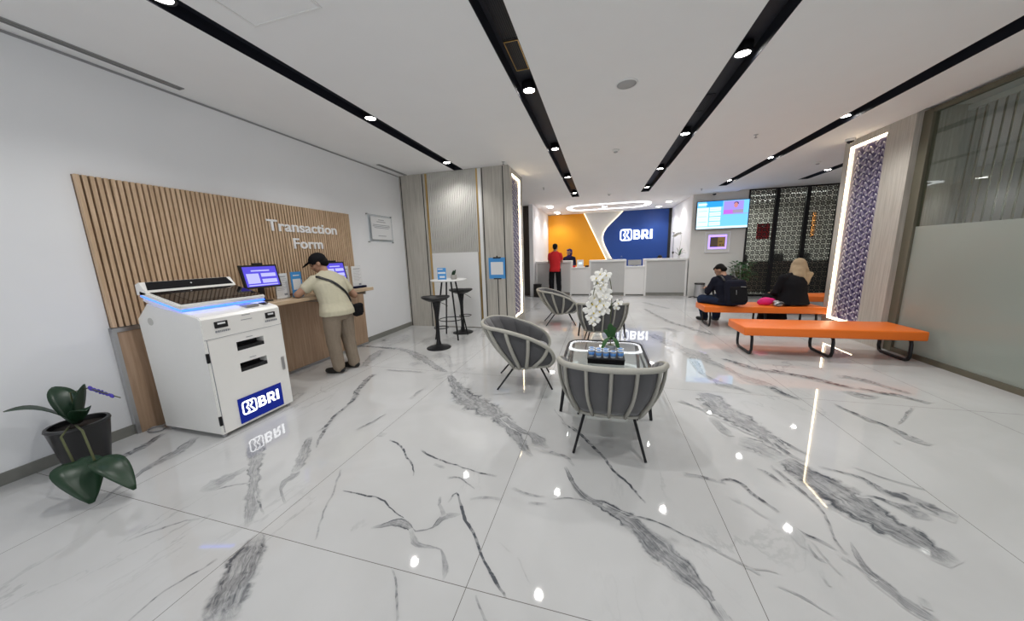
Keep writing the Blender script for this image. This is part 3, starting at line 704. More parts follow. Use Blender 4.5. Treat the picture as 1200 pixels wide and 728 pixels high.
# oblong ring light
def stadium(x0, x1, y0, y1, r, n=8):
    out = []
    for cx, cy, a0 in ((x1-r, y1-r, 0), (x0+r, y1-r, 90), (x0+r, y0+r, 180), (x1-r, y0+r, 270)):
        for k in range(n+1):
            th = math.radians(a0+90*k/n); out.append((cx+r*math.cos(th), cy+r*math.sin(th)))
    return out
T = thing('ring_light', 'large oblong white ring light on the ceiling over the reception counters', 'ceiling light', (.2, 12.05, ZM-.004))
O, I = stadium(-1.4, 1.4, -.74, .74, .55), stadium(-1.20, 1.20, -.54, .54, .36)
mb = MB(); n = len(O)
for k in range(n): mb.quad((*O[k], -.012), (*O[(k+1) % n], -.012), (*I[(k+1) % n], -.012), (*I[k], -.012))
mb.build('diffuser', 'ring', T)
mb = MB()
for Q in (O, I):
    mb.tube([(x, y, -.006) for x, y in Q], .008, n=6, closed=True)
mb.build('rim', 'white', T)

# air grille inside slots 2 and 3
def grille(x0, x1, y0, y1, z, label, frame='gold', slat='blackmetal', nsl=7):
    T = thing('air_grille', label, 'air vent', ((x0+x1)/2, (y0+y1)/2, z), 0)
    w, l = (x1-x0)/2, (y1-y0)/2; t = .006
    MB().box((-w, -l, -.006), (-w+t, l, 0)).box((w-t, -l, -.006), (w, l, 0)).box((-w, -l, -.006), (w, -l+t, 0)).box((-w, l-t, -.006), (w, l, 0)).build('frame', frame, T)
    mb = MB()
    for k in range(nsl):
        x = -w+t+(2*w-2*t)*(k+.5)/nsl; mb.box((x-.002, -l+t, -.004), (x+.002, l-t, 0))
    mb.build('slats', slat, T)
grille(-.775, -.655, 2.76, 3.18, 3.098, 'brass-framed air grille in the black slot beside the nearest bright downlight')
grille(-.775, -.655, 1.95, 2.74, 3.098, 'dark framed air grille in the left middle black slot at the top of the photo', 'blackmetal')
grille(1.06, 1.18, 4.3, 4.75, 3.098, 'small dark air grille in the black slot right of the round speaker', 'blackmetal')
def diffuser(x, y0, y1, z, label):
    T = thing('linear_diffuser', label, 'air vent', (x, (y0+y1)/2, z), 0, 'linear diffusers along the left wall'); l = (y1-y0)/2
    MB().box((-.035, -l, -.006), (-.026, l, 0)).box((.026, -l, -.006), (.035, l, 0)).box((-.035, -l, -.006), (.035, -l+.008, 0)).box((-.035, l-.008, -.006), (.035, l, 0)).build('frame', 'greymetal', T)
    mb = MB().box((-.004, -l, -.005), (.004, l, -.001)).m(1).box((-.026, -l, -.0015), (.026, l, -.0005)); mb.build('slot_vanes', ['greymetal', 'skirt'], T)
diffuser(-3.73, .6, 2.33, ZL, 'long grey slot diffuser in the ceiling above the wooden slat wall')
diffuser(-3.70, 5.0, 5.82, ZL, 'short grey slot diffuser in the ceiling corner above the framed notice')
T = thing('ceiling_hatch', 'square white access hatch flush in the ceiling at the top left', 'ceiling hatch', (-2.02, 1.66, ZL))
mb = MB(); mb.box((-.26, -.26, -.003), (.26, .26, 0), .002); mb.build('panel', 'ceil', T)
mb = MB()
for a, b in (((-.285, -.285), (.285, -.27)), ((-.285, .27), (.285, .285)), ((-.285, -.27), (-.27, .27)), ((.27, -.27), (.285, .27))): mb.box((*a, -.006), (*b, 0))
mb.build('frame', 'white', T)
T = thing('ceiling_speaker', 'round grey speaker grille set in the middle of the white ceiling', 'speaker', (.21, 3.52, ZM))
MB().lathe([(.088, 0), (.10, 0), (.10, -.008), (.094, -.012), (.088, -.008)], n=32).build('rim', 'white', T)
MB().lathe([(0, -.012), (.06, -.011), (.088, -.006), (.088, 0)], n=32).build('grille', 'speaker', T)
def smoke(x, y, z, label):
    T = thing('smoke_detector', label, 'smoke detector', (x, y, z), 0, 'smoke detectors on the ceiling')
    MB().lathe([(0, 0), (.055, 0), (.055, -.012), (.045, -.022), (.03, -.028)], n=20).build('base', 'white', T)
    MB().lathe([(.03, -.026), (.03, -.038), (.018, -.045), (0, -.046)], n=16).build('sensor', 'speaker', T)
smoke(.20, 5.58, ZM, 'small white smoke detector on the ceiling beyond the round speaker')
smoke(.20, 9.6, ZM, 'small white smoke detector on the ceiling before the oblong ring light')
smoke(4.05, 7.97, ZR, 'small white smoke detector on the ceiling behind the lit right pillar')
def sprinkler(x, y, z, label):
    T = thing('sprinkler_head', label, 'sprinkler', (x, y, z), 0, 'sprinkler heads on the ceiling')
    MB().lathe([(0, 0), (.03, 0), (.028, -.006), (.008, -.008), (.008, -.04), (0, -.04)], n=12).build('escutcheon', 'steel', T)
    MB().lathe([(0, -.045), (.02, -.044), (.02, -.041), (0, -.040)], n=12).build('deflector', 'greymetal', T)
sprinkler(2.08, 5.6, ZM, 'small sprinkler head on the ceiling between two slots, right of the detector')
sprinkler(-1.66, 5.66, ZL, 'small sprinkler head on the ceiling at the corner of the left column')
sprinkler(-1.35, 8.0, ZM, 'small sprinkler head on the ceiling beyond the lit left column')
sprinkler(2.55, 9.9, ZM, 'small sprinkler head on the ceiling near the wall screen')
T = thing('dome_camera', 'small white dome camera on the ceiling beside the lit right pillar', 'security camera', (3.60, 6.35, ZM))
MB().lathe([(0, 0), (.06, 0), (.06, -.03), (.05, -.035)], n=24).build('housing', 'white', T)
MB().ball((0, 0, -.035), (.042, .042, .035), 16).build('dome', 'blackglass', T)
T = thing('wall_camera', 'tiny dark camera on the ceiling edge above the wall screen', 'security camera', (3.10, 10.72, ZM))
MB().box((-.05, -.05, -.03), (.05, .05, 0), .01).build('mount', 'white', T)
MB().ball((0, 0, -.04), (.05, .05, .035), 12).build('dome', 'blackglass', T)

# ------------------------------------------------------------------ lit relief panels in column and pillar
def relief(name, label, x, sgn, y0, y1, z0, z1):
    """x = face plane, sgn=+1 when the face looks towards +x; lit on the far edge, top and bottom"""
    T = thing(name, label, 'relief panel', (x, (y0+y1)/2, z0)); h = (y1-y0)/2; H = z1-z0
    d = -sgn
    MB().box((d*.050, -h, 0), (d*.059, h, H)).build('backing', 'white', T)
    # ground panel leaves a margin on the far, top and bottom sides
    MB().box((d*.030, -h+.0, .03), (d*.045, h-.045, H-.035)).build('ground', 'purple', T)
    mb = MB(); rows = int((H-.08)/.098)
    for r in range(rows):
        for c in range(5):
            cy = -h+.045+c*.112; cz = .075+r*.098+(c % 2)*.049
            if cy > h-.06 or cz > H-.08: continue
            sg = 1 if c % 2 else -1
            mb.m(1).ball((d*.029, cy, cz), (.005, .024, .046), 8, rot=(.35*sg, 0, 0))
            mb.m(1).ball((d*.029, cy+.052, cz+.02), (.005, .018, .034), 8, rot=(-.5*sg, 0, 0))
            mb.m(0).ball((d*.025, cy+.026, cz+.050), (.008, .011, .022), 6, rot=(.9*sg, 0, 0))
            mb.m(0).ball((d*.024, cy-.026, cz-.030), (.008, .012, .014), 6)
    mb.build('petal_relief', ['petal', 'petallilac'], T)
    mb = MB()
    mb.box((d*.004, h-.014, 0), (d*.022, h-.002, H)).box((d*.004, -h, H-.014), (d*.022, h-.014, H-.002)).box((d*.004, -h, .002), (d*.022, h-.014, .014))
    mb.build('led_strip', 'ledwarm', T)
    return T
relief('lit_relief_panel', 'tall narrow lit relief panel in the side of the left wooden column', XC, 1, 5.99, 6.60, .20, 2.90)
# pillar on the right
mb = MB(); qy0, qy1, qz0, qz1 = 5.83, 6.50, .22, 2.90
mb.box((XP+.06, 5.42, 0), (4.35, 6.62, ZR)); struct('wall_pillar', mb, 'greywood')
mb = MB(); mb.box((XP, 5.42, 0), (XP+.06, qy0, ZR)).box((XP, qy1, 0), (XP+.06, 6.62, ZR)).box((XP, qy0, 0), (XP+.06, qy1, qz0)).box((XP, qy0, qz1), (XP+.06, qy1, ZR))
struct('trim_9', mb, 'greywood')
relief('lit_relief_panel', 'tall lit relief panel with indigo petals in the right pillar behind the benches', XP, -1, qy0, qy1, qz0, qz1)
# glass front right of the pillar
T = thing('glass_partition', 'large glass partition with frosted lower half at the right, past the pillar', 'glass partition', (XP+.1, 2.0, 0))
MB().box((-.035, 3.30, 0), (.035, 3.42, ZM), .004).box((-.035, -4.4, 0), (.035, -4.3, ZM), .004).box((-.03, -4.3, ZM-.05), (.03, 3.3, ZM)).box((-.03, -4.3, 0), (.03, 3.3, .06)).box((-.03, .9, .06), (.03, .96, ZM-.05)).build('frame', 'olive', T)
MB().box((-.004, -4.3, 1.62), (.004, 3.3, ZM-.05)).build('upper_pane', 'pane', T)
MB().box((-.005, -4.3, .06), (.005, 3.3, 1.62)).build('frosted_pane', 'frost', T)
for k, (x, y) in enumerate(((3.96, 3.6),)):  # strip light added to brighten the blinds behind the glass
    T = thing('linear_ceiling_light', 'added strip light brightening the blinds behind the right glass partition', 'ceiling light', (x, y, ZR))
    MB().box((-.05, -.5, -.012), (.05, .5, 0)).build('diffuser', 'lampsoft', T); MB().box((-.06, -.5, -.010), (-.05, .5, 0)).box((.05, -.5, -.010), (.06, .5, 0)).build('rim', 'white', T)
    l = bpy.data.lights.new('strip_light', 'AREA'); l.shape = 'RECTANGLE'; l.size = .1; l.size_y = 1.0; l.energy = 9; l.color = (1, .97, .93)
    lo = bpy.data.objects.new('strip_light', l); COL.objects.link(lo); lo.location = (x, y, ZR-.02)
T = thing('vertical_blinds', 'olive grey vertical blinds hanging behind the glass partition at the right', 'blinds', (4.16, 2.0, 0))
mb = MB(); y = -4.2
while y < 3.36:
    mb.box((-.05, y, .05), (.05, y+.004, 2.93), rot=(0, 0, 1.0)); y += .095
mb.build('slats', 'blind', T); MB().box((-.03, -4.3, 2.93), (.03, 3.38, 2.99)).build('head_rail', 'white', T)

def W(mb, name, mats, T, smooth=False):
    """child whose mesh is written in room coordinates"""
    o = mb.build(name, mats, smooth=smooth)
    return adopt(o, T)
def adopt(o, T):
    o.parent = T
    mwT = Matrix.Translation(T.location) @ T.rotation_euler.to_matrix().to_4x4()
    o.matrix_parent_inverse = mwT.inverted()
    return o

# ------------------------------------------------------------------ slatted oak wall, lettering, worktop
T = thing('slat_wall_panel', 'wooden wall panel of upright oak slats above the form-filling counter', 'wall panel', (XL, 2.96, 0))
W(MB().box((XL, 1.585, .94), (XL+.012, 4.36, 2.135)), 'backing', 'oakdark', T)
mb = MB(); n = 73
for k in range(n):
    y = 1.587+k*(4.36-1.587)/n; mb.box((XL+.012, y, .94), (XL+.042, y+.0245, 2.135))
W(mb, 'slats', 'oak', T)
W(MB().box((XL, 1.60, 0), (XL+.042, 4.47, .90)), 'lower_panel', 'oakpanel', T)
W(MB().box((XL, 1.575, .90), (XL+.05, 2.3, .935)).box((XL, 1.575, .0), (XL+.046, 1.60, .935)).box((XL+.04, 2.3, 0), (XL+.05, 4.47, .03)), 'metal_trim', 'steel', T)
T = thing('wall_lettering', 'white raised lettering reading Transaction Form on the oak slats', 'sign', (XL+.042, 3.5, 1.6))
text_mesh('first_line', 'Transaction', .185, 'letters', None, (0, 0, 0), (0, 0, 0), offset=.0035)
o = bpy.data.objects['first_line']; o.location = (XL+.044, 3.0, 1.808); o.rotation_euler = (PI/2, 0, PI/2)
wd = o.dimensions.x; o.scale = (1.055/wd, 1, 1); adopt(o, T)
o = text_mesh('second_line', 'Form', .185, 'letters', None, (XL+.044, 3.305, 1.597), (PI/2, 0, PI/2), offset=.0035)
wd = o.dimensions.x; o.scale = (.455/wd, 1, 1); adopt(o, T)
for nme in ('first_line', 'second_line'):
    o = bpy.data.objects[nme]
T = thing('form_worktop', 'narrow oak worktop along the slatted wall where the man writes', 'counter', (-3.62, 3.1, .955))
W(MB().box((XL+.05, 2.40, .955), (-3.40, 4.20, 1.0), .006), 'worktop', 'oaktop', T)
W(MB().box((XL+.05, 2.45, .90), (-3.50, 2.47, .955)).box((XL+.05, 3.3, .90), (-3.50, 3.32, .955)).box((XL+.05, 4.12, .90), (-3.50, 4.14, .955)), 'brackets', 'steel', T)

def tilt_screen(label, y0, y1, z0, z1, x0, rot):
    T = thing('touch_monitor', label, 'monitor', (x0, (y0+y1)/2, 1.0), rot, 'touch monitors on the form worktop')
    w, h = (y1-y0)/2, z1-z0; zz = z0-1.0; lean = .05
    def S(y, z, d): return (lean*(-(z-zz)/h)+.05+d, y, z)
    def slab(a, b, c, e, d0, d1, name, m):
        mb = MB(); A = [S(a, c, d0), S(b, c, d0), S(b, e, d0), S(a, e, d0)]; B = [S(a, c, d1), S(b, c, d1), S(b, e, d1), S(a, e, d1)]
        va = [mb.bm.verts.new(p) for p in A]; vb = [mb.bm.verts.new(p) for p in B]
        mb.bm.faces.new(va[::-1]); mb.bm.faces.new(vb)
        for k in range(4): mb.bm.faces.new((va[k], va[(k+1) % 4], vb[(k+1) % 4], vb[k]))
        return mb.build(name, m, T)
    slab(-w, w, zz, zz+h, -.02, .012, 'housing', 'black')
    sc = slab(-w+.018, w-.018, zz+.02, zz+h-.018, .012, .014, 'screen', 'scr_blue')
    for i, (a, b, c, e, m) in enumerate(((-.80, -.15, .15, .62, 'scr_light'), (-.02, .80, .45, .62, 'scr_light'), (-.02, .80, .15, .34, 'scr_light'), (-.5, .5, .72, .78, 'scr_light'), (-.80, .80, .04, .09, 'scr_light'))):
        q = slab(a*w, b*w, zz+.02+c*h*.9, zz+.02+e*h*.9, .014, .0155, 'screen_tile', m); 
    MB().box((-.02, -.05, zz+h), (.01, .05, zz+h+.022), .004).build('sensor_bar', 'black', T)
    MB().box((-.08, -.07, 0), (.06, .07, .015), .004).cyl((-.02, 0, .01), (-.0, 0, zz+.05), .035, .03, 16).build('stand', 'black', T)
    mb = MB(); mb.tube([(-.06, -.02, .02), (-.10, -.05, .01), (-.14, -.12, .006)], .005, 6); mb.build('cable', 'black', T)
tilt_screen('black touch monitor with violet screen on the worktop behind the white kiosk', 2.47, 2.85, 1.155, 1.405, -3.62, -.05)
tilt_screen('black touch monitor with violet screen on the worktop beyond the man in cap', 3.52, 3.86, 1.155, 1.405, -3.62, -.05)
def card(name, label, y, w, z1, mats, x=-3.6, rot=0, group=None, base=True, stripes=None):
    T = thing(name, label, 'display card', (x, y, 1.0005), rot, group); h = z1-1.0
    mb = MB(); mb.box((-.008, -w/2-.004, .004), (-.004, w/2+.004, h+.004)); mb.build('holder', 'acryl', T)
    MB().box((-.003, -w/2, .006), (.003, w/2, h)).build('sheet', mats, T)
    if base: MB().box((-.03, -w/2, 0), (.04, w/2, .006)).build('foot', 'acryl', T)
    for (a, b, c, d, m) in stripes or ():
        MB().box((.003, (a-.5)*w, c*h), (.0037, (b-.5)*w, d*h)).build('print', m, T)
    return T
txt = [(.15, .85, .86, .89, 'print')]+[(.12, .88-.1*(k % 3), .78-k*.055, .79-k*.055, 'print') for k in range(9)]+[(.6, .85, .12, .2, 'print')]
card('information_sheet', 'white printed sheet in clear holder right of the monitor by the kiosk', 2.90, .16, 1.295, 'paper', -3.62, 0, stripes=txt)
card('payment_card_stand', 'sky blue stand card with blank white square beside the writing man', 3.055, .16, 1.305, 'acryblue', -3.57, .15, stripes=[(.12, .88, .30, .72, 'paper'), (.2, .8, .84, .88, 'paper')])
card('information_sheet', 'white printed sheet just behind the second monitor, beside the man in cap', 3.91, .10, 1.335, 'paper', -3.62, 0, stripes=txt[:6])
T = card('information_sheet', 'white printed sheet in clear holder with blue foot at the far worktop end', 4.08, .20, 1.33, 'paper', -3.58, 0, base=False, stripes=txt)
MB().box((-.03, -.12, 0), (.06, .12, .03), .006).build('foot', 'navycloth', T)
T = card('small_notice_card', 'small pale card lying against the wall between blue card and man', 3.16, .10, 1.20, 'paper', -3.66, 0, stripes=[(.2, .8, .3, .6, 'acryblue')])

# framed notice
T = thing('framed_notice', 'white printed notice on a clear plate with four metal pins on the left wall', 'notice', (XL, 5.14, 1.96))
W(MB().box((XL+.02, 4.80, 1.73), (XL+.026, 5.46, 2.20)), 'clear_plate', 'acryl', T)
W(MB().box((XL+.027, 4.86, 1.77), (XL+.030, 5.42, 2.165)), 'paper', 'paper', T)
mb = MB()
for k in range(7):
    l = [.16, .25, .46, .48, .40, .0, .22][k]; z = [2.11, 2.075, 2.02, 1.995, 1.97, 1.9, 1.83][k]
    if l: mb.box((XL+.0301, 5.14-l/2, z), (XL+.0306, 5.14+l/2, z+.010))
W(mb, 'printed_lines', 'print', T)
for y in (4.79, 5.45):
    for z in (1.725, 2.195): W(MB().cyl((XL, y, z), (XL+.034, y, z), .012, n=14), 'pin', 'steel', T)

# ------------------------------------------------------------------ kiosk
T = thing('service_kiosk', 'white self-service kiosk with tilted dark touch screen and blue under-glow', 'kiosk', (-3.34, 2.0, 0))
ky0, ky1 = 1.685, 2.325
prof = [(-3.68, .035), (-2.985, .035), (-2.98, 1.00), (-3.0, 1.022), (-3.16, 1.062), (-3.56, 1.13), (-3.715, 1.0)]
mb = MB(); mb.prism([(x, z) for x, z in prof], 'y', ky0, ky1)
bmesh.ops.recalc_face_normals(mb.bm, faces=mb.bm.faces[:])
es = [e for e in mb.bm.edges if abs(e.verts[0].co.y-e.verts[1].co.y) < 1e-5]
bmesh.ops.bevel(mb.bm, geom=es, offset=.006, segments=2, affect='EDGES')
# cut the two slots and build them as recesses
body = W(mb, 'body', 'kiosk', T)
cut = MB(); cut.box((-3.08, 1.907, .690), (-2.9, 2.137, .768)).box((-3.08, 1.907, .500), (-2.9, 2.137, .580)).box((-3.2, 2.07, 1.05), (-3.08, 2.20, 1.2))
co = cut.build('cutter', 'kiosk'); bo = bpy.data.objects
cutm = co
tmp = bpy.data.objects.new('tmp_body', body.data); COL.objects.link(tmp)
md = tmp.modifiers.new('b', 'BOOLEAN'); md.object = cutm; md.operation = 'DIFFERENCE'; md.solver = 'EXACT'
dg = bpy.context.evaluated_depsgraph_get(); nm = bpy.data.meshes.new_from_object(tmp.evaluated_get(dg)); nm.name = 'body'
bpy.data.objects.remove(tmp); bpy.data.objects.remove(cutm); body.data = nm
X0 = -2.98
for z0 in (.690, .500):
    W(MB().box((-3.075, 1.908, z0+.001), (-3.07, 2.136, z0+.077)).box((-3.07, 1.908, z0), (-2.985, 2.136, z0+.03)), 'tray_recess', 'black', T)
W(MB().box((X0-.003, ky0+.003, .838), (X0+.0012, ky1-.003, .841)).box((X0-.003, 1.672+.03, .05), (X0+.0012, 1.7055, .838)), 'door_gap', 'print', T)
for a, b in ((1.772, 1.868), (2.182, 2.272)):
    p = W(MB().box((X0-.002, a, .918), (X0+.008, b, .972), .004), 'card_slot', 'black', T)
    W(MB().box((X0+.008, a+.02, .948), (X0+.010, b-.02, .962)), 'slot_lip', 'paper', T)
mb = MB()
rr_ = random.Random(2)
for a, b, z in ((1.772, 1.88, .882), (2.175, 2.285, .885)):
    y = a
    while y < b:
        w_ = rr_.uniform(.006, .014); mb.box((X0, y, z), (X0+.0015, min(b, y+w_), z+.016)); y += w_+.004
for y0, y1, z in ((1.985, 2.055, .985), (1.975, 2.065, .945), (1.99, 2.045, .79), (1.99, 2.045, .605)): mb.box((X0, y0, z), (X0+.0015, y1, z+.005))
W(mb, 'printed_markings', 'print', T)
for z in (.655, .118): W(MB().box((X0-.01, 1.668+.012, z), (X0+.004, 1.70, z+.078), .002), 'hinge', 'blackmetal', T)
W(MB().box((X0, 2.265, .39), (X0+.003, 2.292, .52)).box((X0+.003, 2.269, .40), (X0+.005, 2.272, .51)).box((X0+.003, 2.277, .40), (X0+.005, 2.280, .51)).box((X0+.003, 2.285, .40), (X0+.005, 2.288, .51)), 'lock_plate', 'steel', T)
W(MB().box((X0-.01, 1.833, .055), (X0+.004, 2.22, .277)), 'sign_panel', 'litpanel', T)
SG = bpy.data.objects.new('illuminated_logo', None); COL.objects.link(SG); SG.location = (X0+.004, 1.855, .12); adopt(SG, T)
SG.matrix_parent_inverse = Matrix.Translation(-T.location)
logo(SG, (0, 0, 0), (0, 1, 0), (0, 0, 1), (1, 0, 0), .122, 'lit', depth=.004)
# display housing: slanted slab
def hp(t, s, d):
    """t 0 front .. 1 back along the slope, s along y, d normal height"""
    A, B = Vector((-3.155, 0, 1.080)), Vector((-3.60, 0, 1.200)); dr = (B-A); nr = Vector((-dr.z, 0, dr.x)).normalized()*-1
    p = A+dr*t+nr*d; return (p.x, s, p.z)
def hslab(t0, t1, s0, s1, d0, d1):
    mb = MB(); c = []
    for d in (d0, d1): c += [hp(t0, s0, d), hp(t0, s1, d), hp(t1, s1, d), hp(t1, s0, d)]
    v = [mb.bm.verts.new(p) for p in c]
    for f in ((3, 2, 1, 0), (4, 5, 6, 7), (0, 1, 5, 4), (1, 2, 6, 5), (2, 3, 7, 6), (3, 0, 4, 7)): mb.bm.faces.new([v[i] for i in f])
    return mb
hb = hslab(0, 1, 1.672, 2.338, 0, .042)
bmesh.ops.bevel(hb.bm, geom=hb.bm.edges[:], offset=.008, segments=2, affect='EDGES')
H = W(hb, 'display_housing', 'kiosk', T)
W(hslab(.035, .79, 1.688, 2.322, .042, .046), 'screen_bezel', 'blackglass', T)
W(hslab(.14, .72, 1.78, 2.23, .046, .0475), 'touch_screen', 'screenglass', T)
mb = MB()  # raised head band at the back
c0 = [(-3.515, 1.205), (-3.517, 1.232), (-3.575, 1.302), (-3.622, 1.285), (-3.622, 1.20)]
mb.prism(c0, 'y', 1.672, 2.338); W(mb, 'head_band', 'kiosk', T)
mb = MB(); v = [mb.bm.verts.new(p) for p in ((-3.524, 1.690, 1.236), (-3.524, 2.32, 1.236), (-3.575, 2.30, 1.298), (-3.575, 1.71, 1.298), (-3.519, 1.690, 1.239), (-3.519, 2.32, 1.239), (-3.570, 2.30, 1.301), (-3.570, 1.71, 1.301))]
for f in ((3, 2, 1, 0), (4, 5, 6, 7), (0, 1, 5, 4), (1, 2, 6, 5), (2, 3, 7, 6), (3, 0, 4, 7)): mb.bm.faces.new([v[i] for i in f])
W(mb, 'camera_strip', 'blackglass', T)
W(MB().ball((-3.547, 2.0, 1.272), .007, 10), 'camera_lens', 'paper', T)
# led light line under the housing
mb = MB(); mb.bm
for a, b in (((0, 1.676), (1, 1.684)), ((-.0, 2.326), (1, 2.334))):
    pass
lb = hslab(.02, .98, 1.676, 1.684, -.010, 0); W(lb, 'glow_strip', 'led_blue', T)
W(hslab(-.005, .015, 1.684, 2.332, -.010, 0), 'glow_strip', 'led_blue', T)
W(hslab(.04, .98, 1.69, 2.32, -.05, 0), 'display_neck', 'kiosk', T)
W(MB().box((-3.13, 2.08, 1.035), (-3.04, 2.19, 1.060), .004), 'receipt_reader', 'greymetal', T)
W(MB().box((-3.11, 2.235, 1.047), (-3.05, 2.285, 1.058), .003), 'pin_pad', 'black', T)
W(MB().cyl((-3.56, ky0+.001, .98), (-3.56, ky0-.002, .98), .032, n=24), 'side_disc', 'ribgrey', T)
for y in (1.72, 2.29):
    for x in (-3.64, -3.02): W(MB().cyl((x, y, 0), (x, y, .036), .018, n=12), 'foot', 'greymetal', T)
T = thing('cable_coil', 'small loop of grey cable on the floor behind the white kiosk', 'cable', (-3.76, 1.66, 0))
mb = MB(); pts = [(.07*math.cos(a), .05*math.sin(a), .006+.004*(k % 3)) for k, a in enumerate([i*.6 for i in range(24)])]
mb.tube(pts, .005, 6); mb.build('cord', 'greymetal', T)

# ------------------------------------------------------------------ bar table and stools
T = thing('bar_table', 'tall round white bar table on four black legs by the ribbed alcove', 'table', (-2.555, 5.08, 0))
MB().lathe([(0, 1.015), (.30, 1.015), (.312, 1.024), (.312, 1.032), (.306, 1.038), (0, 1.038)], n=40).build('tabletop', 'white', T, smooth=True)
for sx in (-1, 1):
    for sy in (-1, 1): MB().cyl((sx*.215, sy*.205, 0), (sx*.085, sy*.085, 1.015), .013, .015, 12).build('leg', 'blackmetal', T)
MB().tube([(.175*math.cos(2*PI*k/28)*1.19, .175*math.sin(2*PI*k/28)*1.19, .33) for k in range(28)], .008, 8, closed=True).build('foot_ring', 'blackmetal', T)
def stool(x, y, rot, label, ft=.33):
    T = thing('bar_stool', label, 'bar stool', (x, y, 0), rot, 'black bar stools by the bar table')
    MB().lathe([(0, 0), (.19, 0), (.192, .008), (.17, .018), (.08, .035), (.045, .06), (0, .06)], n=36).build('base', 'blackmetal', T)
    MB().lathe([(.045, .05), (.030, .12), (.028, .45), (.036, .60), (.055, .72), (.07, .755), (0, .76)], n=20).build('column', 'blackmetal', T)
    mb = MB(); R = 9; rows = []
    for i in range(R+1):
        r = i/R; row = []
        for k in range(28):
            th = 2*PI*k/28; px, py = .215*r*math.cos(th), .19*r*math.sin(th)
            row.append((px, py, .765+.055*r**2.2+.012*abs(math.cos(th))*r**3))
        rows.append(row)
    rows2 = []
    for i in range(R, -1, -1):
        r = i/R; row = []
        for k in range(28):
            th = 2*PI*k/28; px, py = .222*r*math.cos(th), .197*r*math.sin(th)
            row.append((px, py, .745+.055*r**2.2+(.012*abs(math.cos(th))*r**3)-.012*(1-r)))
        rows2.append(row)
    mb.grid(rows+rows2, closeu=True); mb.build('seat', 'black', T)
    MB().tube([(.11*math.cos(2*PI*k/20)+.06, .11*math.sin(2*PI*k/20), ft) for k in range(20)], .007, 8, closed=True).build('footrest', 'blackmetal', T)
    MB().tube([(.05, 0, .74), (.12, .03, .70), (.17, .05, .66)], .005, 6).build('lift_lever', 'blackmetal', T)
stool(-2.465, 4.42, .3, 'black saucer-seat bar stool nearer the camera, left of the bar table')
stool(-2.50, 5.44, .15, 'black saucer-seat bar stool behind the bar table, close to the alcove wall')
T = thing('brochure_stand', 'small blue and white folded display card on the tall bar table', 'display card', (-2.66, 5.05, 1.038), .25)
MB().box((-.075, -.004, .0), (.075, .004, .20)).build('card', 'acryblue', T)
MB().box((-.065, -.006, .10), (.065, -.0042, .13)).box((-.04, -.006, .03), (.05, -.0042, .06)).box((-.065, -.006, .17), (.02, -.0042, .185)).build('print', 'paper', T)
MB().box((-.08, -.03, 0), (.08, .03, .006)).build('foot', 'acryl', T)
T = thing('small_potted_plant', 'tiny dark plant in a grey pot on the tall bar table', 'plant', (-2.45, 5.08, 1.038))
MB().lathe([(0, 0), (.045, 0), (.055, .02), (.052, .075), (.044, .078), (.040, .065), (0, .062)], n=20).build('pot', 'potgrey', T, smooth=True)
mb = MB(); r_ = random.Random(4)
for k in range(16):
    a = k*2.4; L = .035+.02*r_.random(); mb.ball((math.cos(a)*.018, math.sin(a)*.018, .095+.03*r_.random()), (.012, .008, L), 6, rot=(math.sin(a)*.5, math.cos(a)*.5, a))
mb.build('foliage', 'leafdark', T)
T = thing('sign_stand', 'black pole stand holding a sky blue card with a blank white square by the column', 'sign stand', (-1.74, 5.36, 0))
MB().lathe([(0, 0), (.13, 0), (.13, .008), (.03, .014), (0, .016)], n=32).build('base', 'blackmetal', T)
MB().cyl((0, 0, .01), (0, 0, 1.40), .008, n=12).build('pole', 'blackmetal', T)
MB().box((-.155, -.016, 1.02), (.145, -.008, 1.385), .004).build('card', 'acryblue', T)
MB().box((-.115, -.018, 1.09), (.11, -.0161, 1.31)).build('white_square', 'paper', T)
MB().box((-.07, -.022, 1.37), (.07, .006, 1.395), .004).box((-.07, -.022, 1.01), (.07, .006, 1.03), .004).ball((0, -.008, 1.405), .014, 10).build('clips', 'black', T)

# ------------------------------------------------------------------ lounge chairs
def qlerp(pts, t):
    t = max(0, min(1, t))*(len(pts)-1); i = min(int(t), len(pts)-2); f = t-i
    P = [Vector(p) for p in pts]; p0, p1, p2, p3 = P[max(0, i-1)], P[i], P[i+1], P[min(len(P)-1, i+2)]
    return .5*((2*p1)+(p2-p0)*f+(2*p0-5*p1+4*p2-p3)*f*f+(3*p1-p0-3*p2+p3)*f**3)
HALF = [(.275, .27, .275), (.325, .315, .36), (.350, .27, .47), (.362, .13, .565), (.365, -.05, .635), (.355, -.22, .682), (.29, -.365, .70), (.15, -.432, .705), (0, -.45, .705)]
HB = [(.262, .26, .262), (.262, .19, .258), (.262, .11, .255), (.262, .05, .247), (.260, .0, .240), (.25, -.055, .236), (.21, -.105, .234), (.11, -.126, .232), (0, -.132, .232)]
RAIL = HALF+[(-x, y, z) for x, y, z in HALF[::-1][1:]]; BOT = HB+[(-x, y, z) for x, y, z in HB[::-1][1:]]
